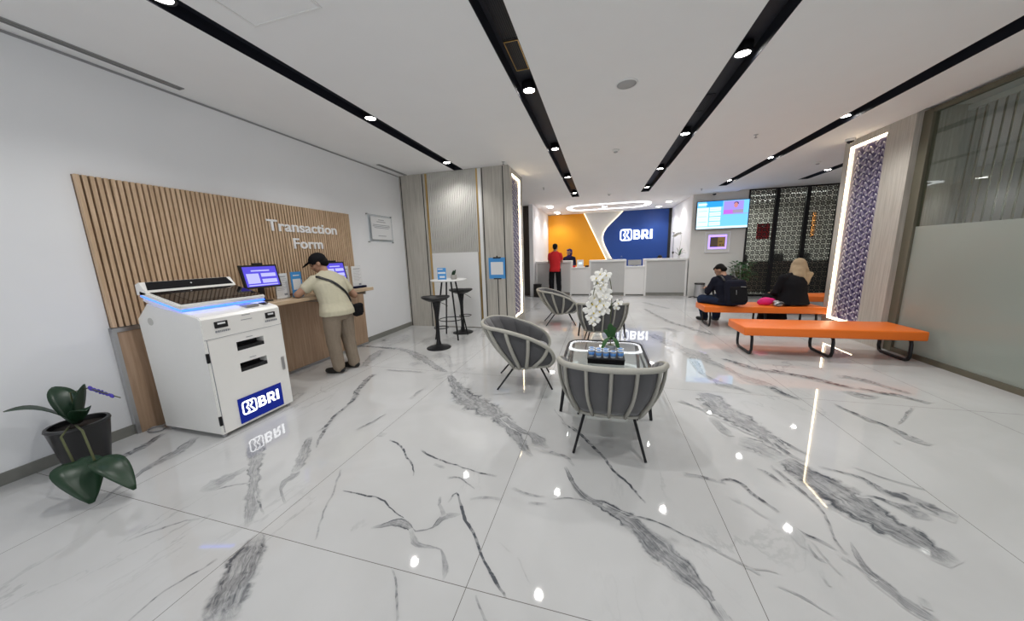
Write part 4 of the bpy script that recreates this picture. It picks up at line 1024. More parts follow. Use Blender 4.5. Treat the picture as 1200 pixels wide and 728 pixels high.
def make_chair(label):
    T = thing('lounge_chair', label, 'armchair', (0, 0, 0), 0, 'grey rope-back lounge chairs round the glass tables')
    MB().tube([qlerp(RAIL, i/60) for i in range(61)], .018, 10, flat=(1.15, .9)).build('rail', 'rope', T)
    MB().tube([qlerp(BOT, i/44) for i in range(45)], .012, 8).tube([(.262, .26, .262), (.20, .29, .262), (-.20, .29, .262), (-.262, .26, .262)], .012, 8).build('bottom_frame', 'rope', T)
    for t in (.135, .215, .295, .37, .435, .5, .565, .63, .705, .785, .865):
        a, b = qlerp(RAIL, t), qlerp(BOT, .5+(t-.5)*1.0)
        pts = []
        for k in range(9):
            s = k/8; p = a.lerp(b, s); out = Vector((p.x, p.y+.02, 0)).normalized()*math.sin(PI*s)*(.035)
            pts.append(p+out)
        MB().tube(pts, .0155, 8, flat=(1.25, .8)).build('back_bar', 'rope', T)
    mb = MB(); rows = []; NS = 144
    for i in range(NS+1):
        t = .05+.9*i/NS; a, b = qlerp(RAIL, t), qlerp(BOT, t); seam = abs(math.sin(PI*12*(t-.05)/.9)); outer, inner = [], []
        for j in range(11):
            sl = j/10; p = b.lerp(a, .02+.99*sl); d = Vector((p.x, p.y+.02, 0)).normalized()
            p = p+d*(math.sin(PI*sl)*.033); endt = .4+.6*min(1, math.sin(PI*min(1, max(0, sl)))*1.8)
            outer.append(p-d*(.022-.004*seam)); inner.append(p-d*(.030+(.012+.026*seam**.45)*endt))
        rows.append(outer+inner[::-1])
    mb.grid(rows, closeu=True)
    for r_ in (0, -1):
        pass
    mb.build('shell_cushion', 'chairgrey', T)
    mb = MB(); rows = []
    def sec(k, r): 
        th = 2*PI*k/40; e = 3.2; c, s_ = math.cos(th), math.sin(th)
        return (math.copysign(abs(c)**(2/e), c)*.265*r, math.copysign(abs(s_)**(2/e), s_)*.195*r+.085)
    for z, r in ((.262, .86), (.268, .97), (.30, 1.0), (.37, 1.0), (.40, .975), (.412, .90), (.417, .6), (.418, .0001)):
        rows.append([(*sec(k, r), z) for k in range(40)])
    mb.grid(rows, closeu=True); mb.build('seat_cushion', 'seatgrey', T)
    MB().box((-.235, -.08, .240), (.235, .26, .262), .008).build('seat_base', 'blackmetal', T)
    for sx in (-1, 1):
        MB().cyl((sx*.175, -.10, .236), (sx*.245, -.29, .0), .011, .009, 10).build('leg', 'blackmetal', T)
        MB().cyl((sx*.19, .17, .252), (sx*.25, .30, .0), .011, .009, 10).build('leg', 'blackmetal', T)
    return T
chA = make_chair('grey lounge chair nearest the camera, back turned, in front of the glass table')
chA.location = (.078, 2.42, 0)
dup(chA, (-.82, 3.37, 0), -PI/2+.22, 'grey lounge chair at the left of the nearer glass table, facing right')
dup(chA, (.03, 5.02, 0), .06, 'grey lounge chair behind the white orchid, back turned to the camera')
dup(chA, (-.80, 6.47, 0), -PI/2+.22, 'farthest grey lounge chair, at left in front of the red-shirted man')

def make_table(label):
    T = thing('glass_coffee_table', label, 'coffee table', (0, 0, 0), 0, 'glass topped coffee tables between the lounge chairs')
    O = stadium(-.375, .375, -.44, .44, .13)
    mb = MB(); mb.tube([(x, y, .437) for x, y in O], .015, 8, closed=True, flat=(1, .9)); mb.build('top_frame', 'blackmetal', T)
    mb = MB(); mb.prism([(x*.965, y*.965) for x, y in O], 'z', .434, .444); mb.build('glass_top', 'glass', T)
    for sx in (-1, 1):
        for sy in (-1, 1): MB().cyl((sx*.335, sy*.37, .425), (sx*.385, sy*.435, 0), .020, .013, 12).build('leg', 'blackmetal', T)
    mb = MB(); mb.tube([(-.34, -.38, .41), (-.34, .38, .41)], .01, 8).tube([(.34, -.38, .41), (.34, .38, .41)], .01, 8); mb.build('side_rail', 'blackmetal', T)
    return T
tb = make_table('nearer glass coffee table holding the white orchid and black box'); tb.location = (.055, 3.17, 0)
dup(tb, (.035, 5.93, 0), 0, 'farther glass coffee table almost hidden behind the second lounge chair')

# table centrepiece: black box, cups, orchid
T = thing('black_box', 'low square black box on the nearer glass table, under the small cups', 'box', (.06, 2.95, .446))
MB().box((-.158, -.135, 0), (.158, .135, .048), .006).build('body', 'blackmetal', T); MB().box((-.162, -.139, .040), (.162, .139, .054), .004).build('lid', 'black', T)
LC = ['small blue and white water cup at the front left of the black box', 'blue and white water cup second from left in the front row', 'blue and white water cup in the middle of the front row', 'blue and white water cup second from right in the front row', 'small blue and white water cup at the front right of the box',
      'blue and white water cup at the left rear of the black box', 'blue and white water cup at rear centre left of the box', 'blue and white water cup at rear centre right of the box', 'blue and white water cup at the right rear of the black box']
cup0 = None
spots = [(-.125, -.075), (-.062, -.095), (0, -.10), (.062, -.095), (.125, -.075), (-.125, -.005), (-.062, -.025), (.0, -.032), (.128, -.002)]
for k, (x, y) in enumerate(spots):
    loc = (.06+x, 2.95+y, .5005)
    if cup0 is None:
        cup0 = thing('water_cup', LC[0], 'cup', loc, 0, 'blue and white cups on the black box')
        MB().lathe([(0, 0), (.021, 0), (.028, .055), (.030, .057), (.030, .060), (0, .060)], n=20).build('cup_body', 'cup', cup0, smooth=True)
        MB().lathe([(.0232, .016), (.0272, .044), (.0280, .044), (.0240, .016)], n=20).build('label_band', 'cupblue', cup0)
        MB().lathe([(0, .0605), (.020, .0605), (.020, .0615), (0, .0615)], n=16).build('lid_print', 'cupblue', cup0)
    else: dup(cup0, loc, k*.7, LC[k])

def orchid_flower(mb, c, s, rnd, face=(0, -1, .1)):
    n = Vector((face[0]+rnd.uniform(-.5, .5), face[1]+rnd.uniform(-.3, .3), face[2]+rnd.uniform(-.3, .3))).normalized()
    q = n.to_track_quat('Z', 'Y').to_matrix().to_4x4(); Mt = Matrix.Translation(c) @ q @ Matrix.Rotation(rnd.uniform(-.4, .4), 4, 'Z')
    for a, L, w in ((0, 1, .75), (PI, 1, .75), (PI/2, .9, .5), (PI/2+2.2, .9, .5), (PI/2-2.2, .9, .5)):
        p = Mt @ Vector((math.cos(a)*s*.5*L, math.sin(a)*s*.5*L, (.12*s)))
        rot = (q @ Matrix.Rotation(a, 4, 'Z') @ Matrix.Rotation(-.25, 4, 'Y')).to_3x3().to_4x4()
        mb.m(0).ball(p, (s*.5*L, s*.5*w, s*.05), 8, rot=rot)
    mb.m(1).ball(Mt @ Vector((0, -s*.08, .16*s)), (s*.12, s*.14, s*.14), 6)
def leaf(mb, base, tip, w, droop=.1, n=9, bulge=.12, side=None):
    base, tip = Vector(base), Vector(tip); d = tip-base; sd = Vector(side) if side else d.cross(Vector((0, 0, 1)));
    sd = sd.normalized() if sd.length > 1e-5 else Vector((1, 0, 0))
    rows = []
    for i in range(n):
        t = i/(n-1); c = base+d*t+Vector((0, 0, droop*math.sin(PI*t))); ww = w*math.sin(PI*min(1, t*.93+.05))**.7*(1-.35*t)
        rows.append([c-sd*ww+Vector((0, 0, bulge*ww)), c-sd*ww*.5+Vector((0, 0, bulge*.2*ww)), c, c+sd*ww*.5+Vector((0, 0, bulge*.2*ww)), c+sd*ww+Vector((0, 0, bulge*ww))])
    mb.grid(rows, thick=.002)
def orchid(label, loc, stem_pts, flowers, s, leaves, pot=True, seed=1, bud=None):
    T = thing('potted_orchid', label, 'orchid', loc); rnd = random.Random(seed)
    if pot: MB().lathe([(0, 0), (.035, 0), (.050, .07), (.053, .075), (.047, .075), (.043, .062), (0, .060)], n=24).build('pot', 'white', T, smooth=True)
    mb = MB(); mb.lathe([(0, .058), (.043, .058), (.03, .07), (0, .075)], n=16); mb.build('moss', 'stem', T)
    MB().tube([qlerp(stem_pts, i/30) for i in range(31)], .004, 6).build('flower_stem', 'stem', T)
    for (b, t, w, *sd_) in leaves:
        mb = MB(); leaf(mb, b, t, w, .03 if sd_ else .05, side=sd_[0] if sd_ else None); mb.build('leaf', 'leaf', T)
    for p, k in flowers:
        mb = MB(); orchid_flower(mb, Vector(p), s*k, rnd); mb.build('flower', ['petalwhite', 'pistil'], T)
    return T
sp = [(0, 0, .06), (-.01, .0, .25), (.0, .0, .5), (-.02, -.01, .68), (-.07, -.03, .74), (-.13, -.06, .68), (-.17, -.08, .52), (-.19, -.09, .36)]
fl = [((-.10, -.05, .735), 1), ((-.055, -.05, .725), .9), ((-.135, -.06, .70), 1), ((-.085, -.06, .69), 1), ((-.12, -.06, .655), .9), ((-.075, -.06, .64), .8),
      ((-.10, -.07, .61), 1.1), ((-.06, -.06, .59), 1.1), ((-.125, -.07, .56), 1.1), ((-.08, -.08, .55), 1.1), ((-.155, -.07, .52), 1.15), ((-.055, -.07, .53), 1), ((-.11, -.08, .50), 1.15), ((-.175, -.08, .47), 1.15),
      ((-.13, -.09, .45), 1.15), ((-.07, -.08, .46), 1.1), ((-.195, -.08, .42), 1.1), ((-.155, -.09, .39), 1.15), ((-.10, -.09, .40), 1.1), ((-.06, -.08, .40), .9), ((-.18, -.09, .345), 1), ((-.145, -.09, .325), .9), ((-.165, -.09, .29), .7)]
OR = orchid('tall white orchid in full bloom on the nearer glass table', (.105, 3.025, .5005), sp, fl, .060,
       [((-.01, -.02, .15), (-.085, -.07, .02), .040, (.8, -.3, .45)), ((.02, -.02, .15), (.075, -.07, .01), .032, (.8, .2, -.4)), ((0, 0, .12), (-.01, -.01, .275), .034, (1, 0, .1)), ((.01, .0, .12), (.035, .0, .24), .030, (1, .2, -.3)), ((-.01, 0, .12), (-.07, .0, .20), .028, (.3, -.2, 1))], pot=True)
mb = MB(); mb.tube([(-.01, 0, .42), (.0, 0, .455), (.05, .0, .50)], .004, 6); leaf(mb, (.0, 0, .455), (.095, 0, .505), .010, .01); mb.build('bud_stem', 'leafdark', OR)
mb = MB(); orchid_flower(mb, Vector((.055, -.01, .465)), .045, random.Random(5)); orchid_flower(mb, Vector((.04, -.01, .425)), .035, random.Random(6)); mb.build('flower', ['petalwhite', 'pistil'], OR)

# ------------------------------------------------------------------ benches
def make_bench(label, L):
    T = thing('waiting_bench', label, 'bench', (0, 0, 0), 0, 'orange waiting benches at the right')
    MB().box((0, -.29, .283), (L, .29, .398), .018, seg=4).build('seat_pad', 'orange', T, smooth=True)
    for x in (.12, L/2+.07, L-.10):
        r = .07; pts = []
        for cy, cz, a0 in ((.235-r, .300-.02, 90), (-.235+r, .300-.02, 180),):
            pass
        loop = [(x, y, z) for y, z in [(-.10, .298), (-.165, .294), (-.212, .262), (-.222, .22), (-.228, .09), (-.212, .038), (-.17, .018), (-.10, .017), (.10, .017), (.17, .018), (.212, .038), (.228, .09), (.222, .22), (.212, .262), (.165, .294), (.10, .298)]]
        MB().tube(loop, .017, 8, closed=True, flat=(1, 1.25)).build('leg_loop', 'blackmetal', T)
    return T
b1 = make_bench('long orange padded bench nearest the camera, empty', 1.86); b1.location = (1.845, 5.03, 0)
b2 = make_bench('orange padded bench behind the front one, where two people sit', 1.82); b2.location = (1.84, 6.72, 0)
b3 = make_bench('orange padded bench farthest back, mostly hidden by the lit pillar', 1.86); b3.location = (3.75, 8.15, 0)

# ------------------------------------------------------------------ reception counters
def counter(x0, x1, label, high=True):
    c = (x0+x1)/2; w = (x1-x0)/2
    T = thing('reception_counter', label, 'counter', (c, 11.15, 0), 0, 'white reception counter units')
    if high:
        MB().box((-w, -.27, 1.10), (w, .27, 1.16), .004).box((-w, -.25, 0), (-w+.055, .25, 1.10)).box((w-.055, -.25, 0), (w, .25, 1.10)).build('frame', 'white', T)
        mb = MB(); x = -w+.055
        mb.box((-w+.055, -.225, .10), (w-.055, -.20, 1.10))
        while x < w-.07:
            mb.box((x+.002, -.235, .10), (x+.015, -.225, 1.10)); x += .0215
        mb.build('ribbed_front', 'lobbygrey', T)
        MB().box((-w+.055, -.22, 0), (w-.055, -.17, .10)).build('plinth', 'skirt', T)
    else:
        MB().box((-w+.001, -.22, .04), (w-.001, .22, .90)).build('front_box', 'white', T)
        MB().box((-w+.001, -.25, .90), (w-.001, .25, .935), .004).build('top', 'white', T)
        MB().box((-w+.001, -.19, 0), (w-.001, .2, .04)).build('plinth', 'skirt', T)
counter(-2.15, -.93, 'tall reception counter at the left where the red-shirted man stands')
counter(-.93, -.36, 'low white counter link between the left and middle reception desks', False)
counter(-.36, .80, 'tall reception counter in the middle, behind the white orchid')
counter(.80, 1.35, 'low white counter link between the middle and right reception desks', False)
counter(1.35, 2.57, 'tall reception counter at the right end with a small orchid')
T = thing('back_desk', 'long white work desk running behind the reception counters', 'desk', (.2, 11.53, 0))
MB().box((-2.3, -.12, .70), (2.3, .12, .74), .004).build('desktop', 'white', T)
for x in (-2.28, -.9, .45, 2.24): MB().box((x, -.11, 0), (x+.04, .11, .70)).build('leg', 'white', T)
T = thing('document_stand', 'white upright paper stand on the low counter beside the amber wall', 'display card', (-.66, 11.12, .935))
MB().box((-.11, -.01, 0), (.11, .01, .245), .004).build('board', 'paper', T); MB().box((-.11, -.05, 0), (.11, .07, .01)).build('foot', 'paper', T)
MB().box((-.06, -.0115, .10), (.06, -.0101, .16)).build('print', 'tv_light', T)
T = thing('desk_phone', 'small dark desk phone on the low counter next to the paper stand', 'phone', (-.44, 11.06, .935))
MB().box((-.06, -.05, 0), (.06, .05, .03), .006).build('base', 'black', T); MB().box((-.065, -.02, .035), (.065, .02, .06), .008).box((-.05, -.015, .02), (-.03, .015, .04)).box((.03, -.015, .02), (.05, .015, .04)).build('handset', 'black', T)
T = thing('card_box', 'small red and black box on the low counter left of the paper stand', 'box', (-.86, 11.04, .935))
MB().box((-.04, -.04, 0), (.04, .04, .06), .004).build('body', 'redposter', T); MB().box((-.04, -.04, .06), (.04, .04, .085), .004).build('cap', 'black', T)
T = thing('monitor_back', 'grey monitor seen from behind on the low counter under the blue wall', 'monitor', (1.07, 11.15, .935))
MB().box((-.20, -.02, .03), (.20, .01, .20), .006).build('housing', 'speaker', T); MB().box((-.08, -.05, 0), (.08, .06, .01)).box((-.03, -.0, .01), (.03, .015, .05)).build('stand', 'greymetal', T)
T = thing('glass_award', 'small clear ornament on top of the middle reception counter', 'ornament', (.66, 11.1, 1.16))
MB().lathe([(0, 0), (.04, 0), (.04, .01), (.012, .02), (.012, .05), (.035, .08), (.0, .12)], n=16).build('stem', 'acryl', T); MB().box((-.05, -.03, 0), (.05, .03, .006)).build('base', 'steel', T)
T = thing('paper_tray', 'flat grey tray lying on top of the middle reception counter', 'tray', (.30, 11.1, 1.16))
MB().box((-.12, -.09, 0), (.12, .09, .012), .003).build('tray', 'greymetal', T); MB().box((-.10, -.08, .012), (.10, .08, .03)).build('papers', 'speaker', T)
sp2 = [(0, 0, .06), (.01, 0, .3), (.03, 0, .55), (.02, 0, .72), (-.06, 0, .76), (-.16, 0, .70)]
orchid('small sparse white orchid on the right end of the reception counter', (2.36, 11.12, 1.16), sp2, [((-.06, 0, .74), 1), ((-.12, 0, .71), 1), ((-.17, 0, .68), .8), ((0, 0, .76), .7)], .07,
       [((0, 0, .07), (-.22, 0, .17), .05), ((0, 0, .07), (.20, 0, .15), .05), ((0, 0, .07), (.10, .05, .30), .045), ((0, 0, .07), (-.08, .0, .32), .045), ((0, 0, .07), (.16, -.05, .24), .04)], seed=9)
T = thing('tall_floor_lamp', 'thin dark pole lamp behind the right counter near the blue wall', 'lamp', (2.47, 12.6, 0))
MB().lathe([(0, 0), (.12, 0), (.12, .01), (0, .02)], n=20).build('base', 'blackmetal', T); MB().cyl((0, 0, .01), (0, 0, 2.02), .012, n=10).build('pole', 'greymetal', T)
MB().ball((0, 0, 2.04), (.06, .06, .04), 12).build('head', 'white', T); MB().ball((0, -.02, 1.32), (.03, .03, .05), 8).build('switch_box', 'black', T)
def bin_(x, y, label, m='steel', h=.42, r=.135):
    T = thing('waste_bin', label, 'waste bin', (x, y, 0), 0, 'waste bins by the reception')
    MB().lathe([(0, .02), (r*.97, .02), (r, .03), (r, h), (r-.006, h), (r-.006, .05), (0, .05)], n=32).build('body', m, T, smooth=True)
    MB().lathe([(r+.003, h-.03), (r+.006, h-.03), (r+.006, h+.004), (r-.03, h+.006), (r-.03, h-.0), (r+.003, h-.002)], n=32).build('rim', 'black', T)
    MB().lathe([(0, 0), (r+.004, 0), (r+.004, .028), (0, .028)], n=32).build('base', 'black', T)
bin_(2.84, 10.55, 'steel pedal waste bin against the wall under the wall screen')
bin_(-2.02, 10.5, 'black waste bin at the left reception counter behind the far lounge chair', 'black')
T = thing('floor_cable', 'thin cable lying on the floor to the left of the steel bin', 'cable', (2.62, 10.5, 0))
MB().tube([(0, 0, .008), (-.06, .05, .008), (.02, .10, .008), (.08, .12, .008)], .010, 6).build('cord', 'black', T)

# ------------------------------------------------------------------ wall screen and picture
T = thing('wall_screen', 'large wall television with bright blue queue display on the cream wall', 'television', (3.35, YT, 1.99))
def tvb(x0, x1, z0, z1, d, m, name='screen_block'):
    # fractions of the screen
    w, h = 1.30, .765
    return MB().box((-.65+x0*w, -.075-d, z0*h), (-.65+x1*w, -.074, z1*h)).build(name, m, T)
MB().box((-.665, -.074, -.015), (.665, -.03, .78), .004).box((-.2, -.03, .2), (.2, 0, .6)).build('housing', 'black', T)
tvb(0, 1, 0, 1, .001, 'tv_cyan', 'screen')
tvb(.0, .5, .86, 1, .002, 'tv_cyan'); tvb(.18, .5, .80, 1, .003, 'tv_blue'); tvb(0, .23, .10, .78, .003, 'tv_light'); tvb(.02, .20, .86, .94, .003, 'tv_light')
for k in range(4): tvb(.25, .47, .115+k*.175, .255+k*.175, .003, 'tv_light')
for k in range(4): tvb(.26, .46, .18+k*.175, .19+k*.175, .004, 'tv_cyan', 'text_line')
for k in range(3): tvb(.03, .20, .25+k*.2, .265+k*.2, .004, 'tv_cyan', 'text_line')
tvb(.50, 1, .5, .52, .003, 'tv_violet'); tvb(.52, .90, .52, .98, .003, 'tv_violet'); tvb(.52, .72, .52, .66, .004, 'tv_pink')
tvb(.70, .90, .54, .66, .005, 'tv_grey'); tvb(0, 1, 0, .08, .003, 'tv_light', 'ticker'); tvb(.5, .98, .12, .46, .003, 'tv_cyan')
MB().ball((.36*1.30-.0-.14, -.081, .63), (.050, .003, .072), 14).build('screen_face', 'tv_skin', T); MB().ball((.335, -.079, .675), (.058, .003, .045), 14).build('screen_hair', 'tv_dark', T)
T = thing('lit_wall_picture', 'small square picture with violet backlight and brass plate under the television', 'picture', (3.30, YT, 1.30))
MB().box((-.325, -.02, 0), (.325, 0, .60), .004).build('mount', 'wallwarm', T); MB().box((-.325, -.035, 0), (-.30, -.02, .60)).box((.30, -.035, 0), (.325, -.02, .60)).box((-.30, -.035, 0), (.30, -.02, .025)).box((-.30, -.035, .575), (.30, -.02, .60)).build('frame', 'paper', T)
MB().box((-.235, -.024, .11), (.235, -.021, .51)).build('backlight', 'led_lilac', T)
MB().box((-.195, -.05, .16), (.0, -.035, .45)).build('bronze_plate', 'bronze', T); MB().box((.0, -.05, .16), (.195, -.035, .45)).build('brass_plate', 'brass', T)
MB().box((.03, -.052, .30), (.12, -.0501, .33)).box((.05, -.052, .20), (.09, -.0501, .24)).box((.12, -.052, .20), (.15, -.0501, .24)).build('engraving', 'bronze', T)

# ------------------------------------------------------------------ lattice partition and the office behind
T = thing('lattice_partition', 'tall black lattice partition with glass between waiting area and office', 'partition', (5.75, YT, 0))
pw = .70; x0p = 4.0-5.75; NP = 5
fr = MB(); fr.box((x0p, -.035, 0), (x0p+.035, .035, ZR)).box((x0p, -.035, ZR-.04), (x0p+NP*pw, .035, ZR)).box((x0p, -.035, 0), (x0p+NP*pw, .035, .06))
for k in range(1, NP+1): fr.box((x0p+k*pw-.05, -.04, .06), (x0p+k*pw+.035, .04, ZR-.04))
fr.build('frame', 'blackmetal', T)
for k in range(NP):
    xa = x0p+k*pw+.035; xb = x0p+(k+1)*pw-.05; mb = MB(); nx = 5; p = (xb-xa)/nx; nz = int((ZR-.10)/p); pz = (ZR-.10)/nz; t = .0085
    def bar(xm, zm, L, ang, th=t): mb.box((xm-L/2, -.006, zm-th), (xm+L/2, .006, zm+th), rot=(0, ang, 0))
    for i in range(nx):
        for j in range(nz):
            cx, cz = xa+(i+.5)*p, .06+(j+.5)*pz
            q = p*.5
            for a in range(4):
                an = a*PI/2; ca, sa = math.cos(an), math.sin(an)
                def R2(x, z): return cx+x*ca-z*sa, cz+x*sa+z*ca
                x, z = R2(q*.62, 0); bar(x, z, q*.72, -an)
                x, z = R2(q*.66, q*.66); bar(x, z, q*.62, -(an+PI/4))
                x, z = R2(q*.42, q*.42); bar(x, z, q*.62, -(an-PI/4))
            mb.box((cx-.011, -.007, cz-.011), (cx+.011, .007, cz+.011), rot=(0, PI/4, 0))
            if (i+j) % 2 == 0: mb.box((cx+p/2-.016, -.007, cz+pz/2-.016), (cx+p/2+.016, .007, cz+pz/2+.016))
    mb.build('lattice_panel', 'lattice', T)
MB().box((x0p+.04, .045, .06), (x0p+NP*pw, .053, ZR-.04)).build('glass_pane', 'pane', T)
struct('trim_10', MB().box((7.5, YT-.04, 0), (XR, YT+.06, ZR)), 'wallwarm')
T = thing('red_banner', 'square red banner hung inside behind the left lattice panel', 'banner', (4.47, 10.95, 1.64))
MB().box((-.155, 0, 0), (.155, .006, .43)).build('cloth', 'redposter', T); MB().cyl((-.17, .003, .435), (.17, .003, .435), .008, n=8).build('rod', 'greymetal', T)
MB().box((-.04, -.002, .33), (.04, 0, .38)).build('emblem', 'paper', T)
T = thing('orange_light_bar', 'upright orange glowing bar inside the office behind the right lattice panel', 'light', (7.51, YE, 1.75))
MB().box((-.045, -.05, 0), (.045, -.02, .85)).build('diffuser', 'orangelight', T); MB().box((-.06, -.02, -.02), (.06, 0, .87)).build('backplate', 'blackmetal', T)
for k, (x, y) in enumerate(((4.85, 12.2), (6.1, 12.2), (5.4, 13.6))):
    T = thing('linear_ceiling_light', ['bright ceiling strip light in the office behind the left lattice panel', 'bright ceiling strip light in the office behind the middle lattice panel', 'bright ceiling strip light deepest in the office behind the lattice'][k], 'ceiling light', (x, y, ZR), 0, 'strip lights in the office')
    MB().box((-.45, -.05, -.012), (.45, .05, 0)).build('diffuser', 'lampsoft', T); MB().box((-.46, -.06, -.010), (.46, -.05, 0)).box((-.46, .05, -.010), (.46, .06, 0)).build('rim', 'white', T)
    l = bpy.data.lights.new('strip_light', 'AREA'); l.shape = 'RECTANGLE'; l.size = .9; l.size_y = .1; l.energy = 22; l.color = (1, .96, .90)
    lo = bpy.data.objects.new('strip_light', l); COL.objects.link(lo); lo.location = (x, y, ZR-.02)
for k, x in enumerate((5.0, 6.4)):
    T = thing('office_desk', ['dark office desk behind the left part of the lattice', 'dark office desk behind the right part of the lattice'][k], 'desk', (x, 11.75, 0), 0, 'dark desks in the office')
    MB().box((-.62, -.3, .72), (.62, .3, .75), .003).build('desktop', 'desk', T); MB().box((-.60, -.29, .05), (.60, -.27, .98)).build('screen_board', 'desk', T)
    for sx in (-1, 1): MB().box((sx*.6-.02, -.27, 0), (sx*.6+.02, .28, .72)).build('side_leg', 'desk', T)
for k, x in enumerate((4.6, 5.7, 6.5)):
    T = thing('office_chair', ['black office chair behind the leftmost office desk', 'black high-backed office chair between the two office desks', 'black office chair behind the right office desk'][k], 'office chair', (x, 12.5, 0), .2*k, 'black office chairs behind the lattice')
    MB().box((-.24, -.24, .44), (.24, .24, .52), .03).build('seat', 'black', T); MB().box((-.23, .22, .56), (.23, .28, 1.18), .03).box((-.03, .24, .45), (.03, .27, .6)).build('backrest', 'black', T)
    MB().cyl((0, 0, .08), (0, 0, .44), .03, n=12).build('gas_lift', 'blackmetal', T)
    mb = MB()
    for a in range(5): mb.cyl((0, 0, .09), (.28*math.cos(a*1.2566), .28*math.sin(a*1.2566), .05), .02, .012, 8).ball((.28*math.cos(a*1.2566), .28*math.sin(a*1.2566), .03), .03, 8)
    mb.build('star_base', 'blackmetal', T)

# ------------------------------------------------------------------ plants
def bush(label, loc, R, H, n, lw, seed, potr=.16, poth=.28, name='potted_plant', m='leaf', pm='potgrey'):
    T = thing(name, label, 'potted plant', loc); rnd = random.Random(seed)
    MB().lathe([(0, 0), (potr*.75, 0), (potr, poth), (potr*1.05, poth+.005), (potr*1.0, poth+.02), (potr*.9, poth+.02), (potr*.88, poth-.03), (0, poth-.03)], n=28).build('pot', pm, T, smooth=True)
    MB().lathe([(0, poth-.02), (potr*.88, poth-.025), (potr*.5, poth-.03)], n=20).build('soil', 'soil', T)
    mb = MB(); lf = MB()
    for k in range(n):
        a = rnd.uniform(0, 2*PI); rr_ = R*math.sqrt(rnd.random()); h = poth+(H-poth)*rnd.uniform(.35, .97)
        top = Vector((rr_*math.cos(a), rr_*math.sin(a), h))
        if k % 4 == 0: mb.tube([(0, 0, poth-.03), tuple(top*.5+Vector((0, 0, poth*.3))), tuple(top)], .006, 5)
        d = Vector((math.cos(a+rnd.uniform(-1, 1)), math.sin(a+rnd.uniform(-1, 1)), rnd.uniform(-.5, .5)))*lw*2.2
        leaf(lf, top, top+d, lw*.55, lw*.25, 6)
    mb.build('stems', 'stem', T); lf.build('foliage', m, T)
    return T
bush('bushy green potted plant by the lattice partition behind the backpack man', (3.84, 10.42, 0), .27, 1.06, 150, .06, 3)
# plant at the left edge, close to the photographer
T = thing('philodendron_plant', 'large-leaved dark green plant in a black pot at the lower left edge', 'potted plant', (-3.58, 1.20, 0))
MB().lathe([(0, 0), (.10, 0), (.145, .33), (.150, .335), (.145, .35), (.13, .35), (.125, .31), (0, .31)], n=32).build('pot', 'pot', T, smooth=True)
MB().lathe([(0, .325), (.126, .318), (.06, .30)], n=20).build('soil', 'soil', T)
for k, (b, t, w, dr) in enumerate((((.0, 0, .34), (.20, -.02, .47), .06, .05), ((0, 0, .34), (-.05, -.25, .55), .09, .06), ((0, 0, .34), (.06, .05, .62), .07, .03), ((0, 0, .34), (-.18, .0, .60), .08, .05))):
    mb = MB(); leaf(mb, b, t, w, dr, 11, .2); mb.build('leaf', 'leafdark', T)
for k, (b, mid, st_, t, w) in enumerate((((.02, -.02, .34), (.38, -.12, .40), (.54, -.16, .24), (.80, -.13, .06), .085), ((0, -.04, .34), (.30, -.18, .38), (.42, -.20, .24), (.62, -.24, .02), .12))):
    mb = MB(); mb.tube([b, mid, st_], .006, 6); mb.build('leaf_stalk', 'stem', T)
    mb = MB(); leaf(mb, st_, t, w, .05, 13, .25); mb.build('leaf', 'leafdark', T)
mb = MB(); mb.tube([(0, 0, .34), (-.05, .02, .56), (.08, .06, .59), (.18, .06, .575), (.27, .12, .505)], .004, 6); mb.build('flower_stem', 'stem', T)
mb = MB(); rn = random.Random(8)
for k in range(7): mb.ball((.10+.022*k, .06+.006*k, .588-.010*k), (.022, .012, .010), 8, rot=(rn.uniform(-1, 1), rn.uniform(-1, 1), 0))
mb.build('blossom', 'blueflower', T)

# ------------------------------------------------------------------ people
def limb(mb, a, ra, b, rb, n=14):
    mb.cyl(a, b, ra, rb, n); mb.ball(a, ra, n); mb.ball(b, rb, n)
def loft(mb, secs, n=24):
    rows = []
    for c, sv, dv in secs:
        c, sv, dv = Vector(c), Vector(sv), Vector(dv)
        rows.append([c+sv*math.cos(2*PI*k/n)+dv*math.sin(2*PI*k/n) for k in range(n)])
    V = [[mb.bm.verts.new(p) for p in r] for r in rows]
    for A, B in zip(V, V[1:]):
        for k in range(n): mb.bm.faces.new((A[k], A[(k+1) % n], B[(k+1) % n], B[k]))
    mb.bm.faces.new(V[0][::-1]); mb.bm.faces.new(V[-1])
def frame_of(fd, tilt=0, roll=0):
    f = Vector((fd[0], fd[1], 0)).normalized(); r = f.cross(Vector((0, 0, 1))); u = Vector((0, 0, 1))
    m = Matrix((r, f, u)).transposed()
    return m @ Matrix.Rotation(-tilt, 3, 'X') @ Matrix.Rotation(roll, 3, 'Y')
def head_shapes(mb, c, R, s=1.0):
    def B(p, r, rot=None): mb.ball(Vector(c)+R @ (Vector(p)*s), tuple(x*s for x in r), 18, rot=(R.to_4x4() if rot is None else rot))
    B((0, -.012, .030), (.076, .094, .086)); B((0, .022, -.045), (.056, .066, .062)); B((0, .050, -.078), (.030, .032, .026))
    B((0, .092, -.022), (.012, .020, .020)); B((0, .084, .004), (.009, .014, .022)); B((0, .074, .022), (.050, .020, .012)); B((0, .084, -.055), (.022, .010, .010))
    for sx in (-1, 1): B((sx*.076, -.008, -.012), (.010, .022, .032)); B((sx*.040, .058, -.028), (.024, .024, .022))
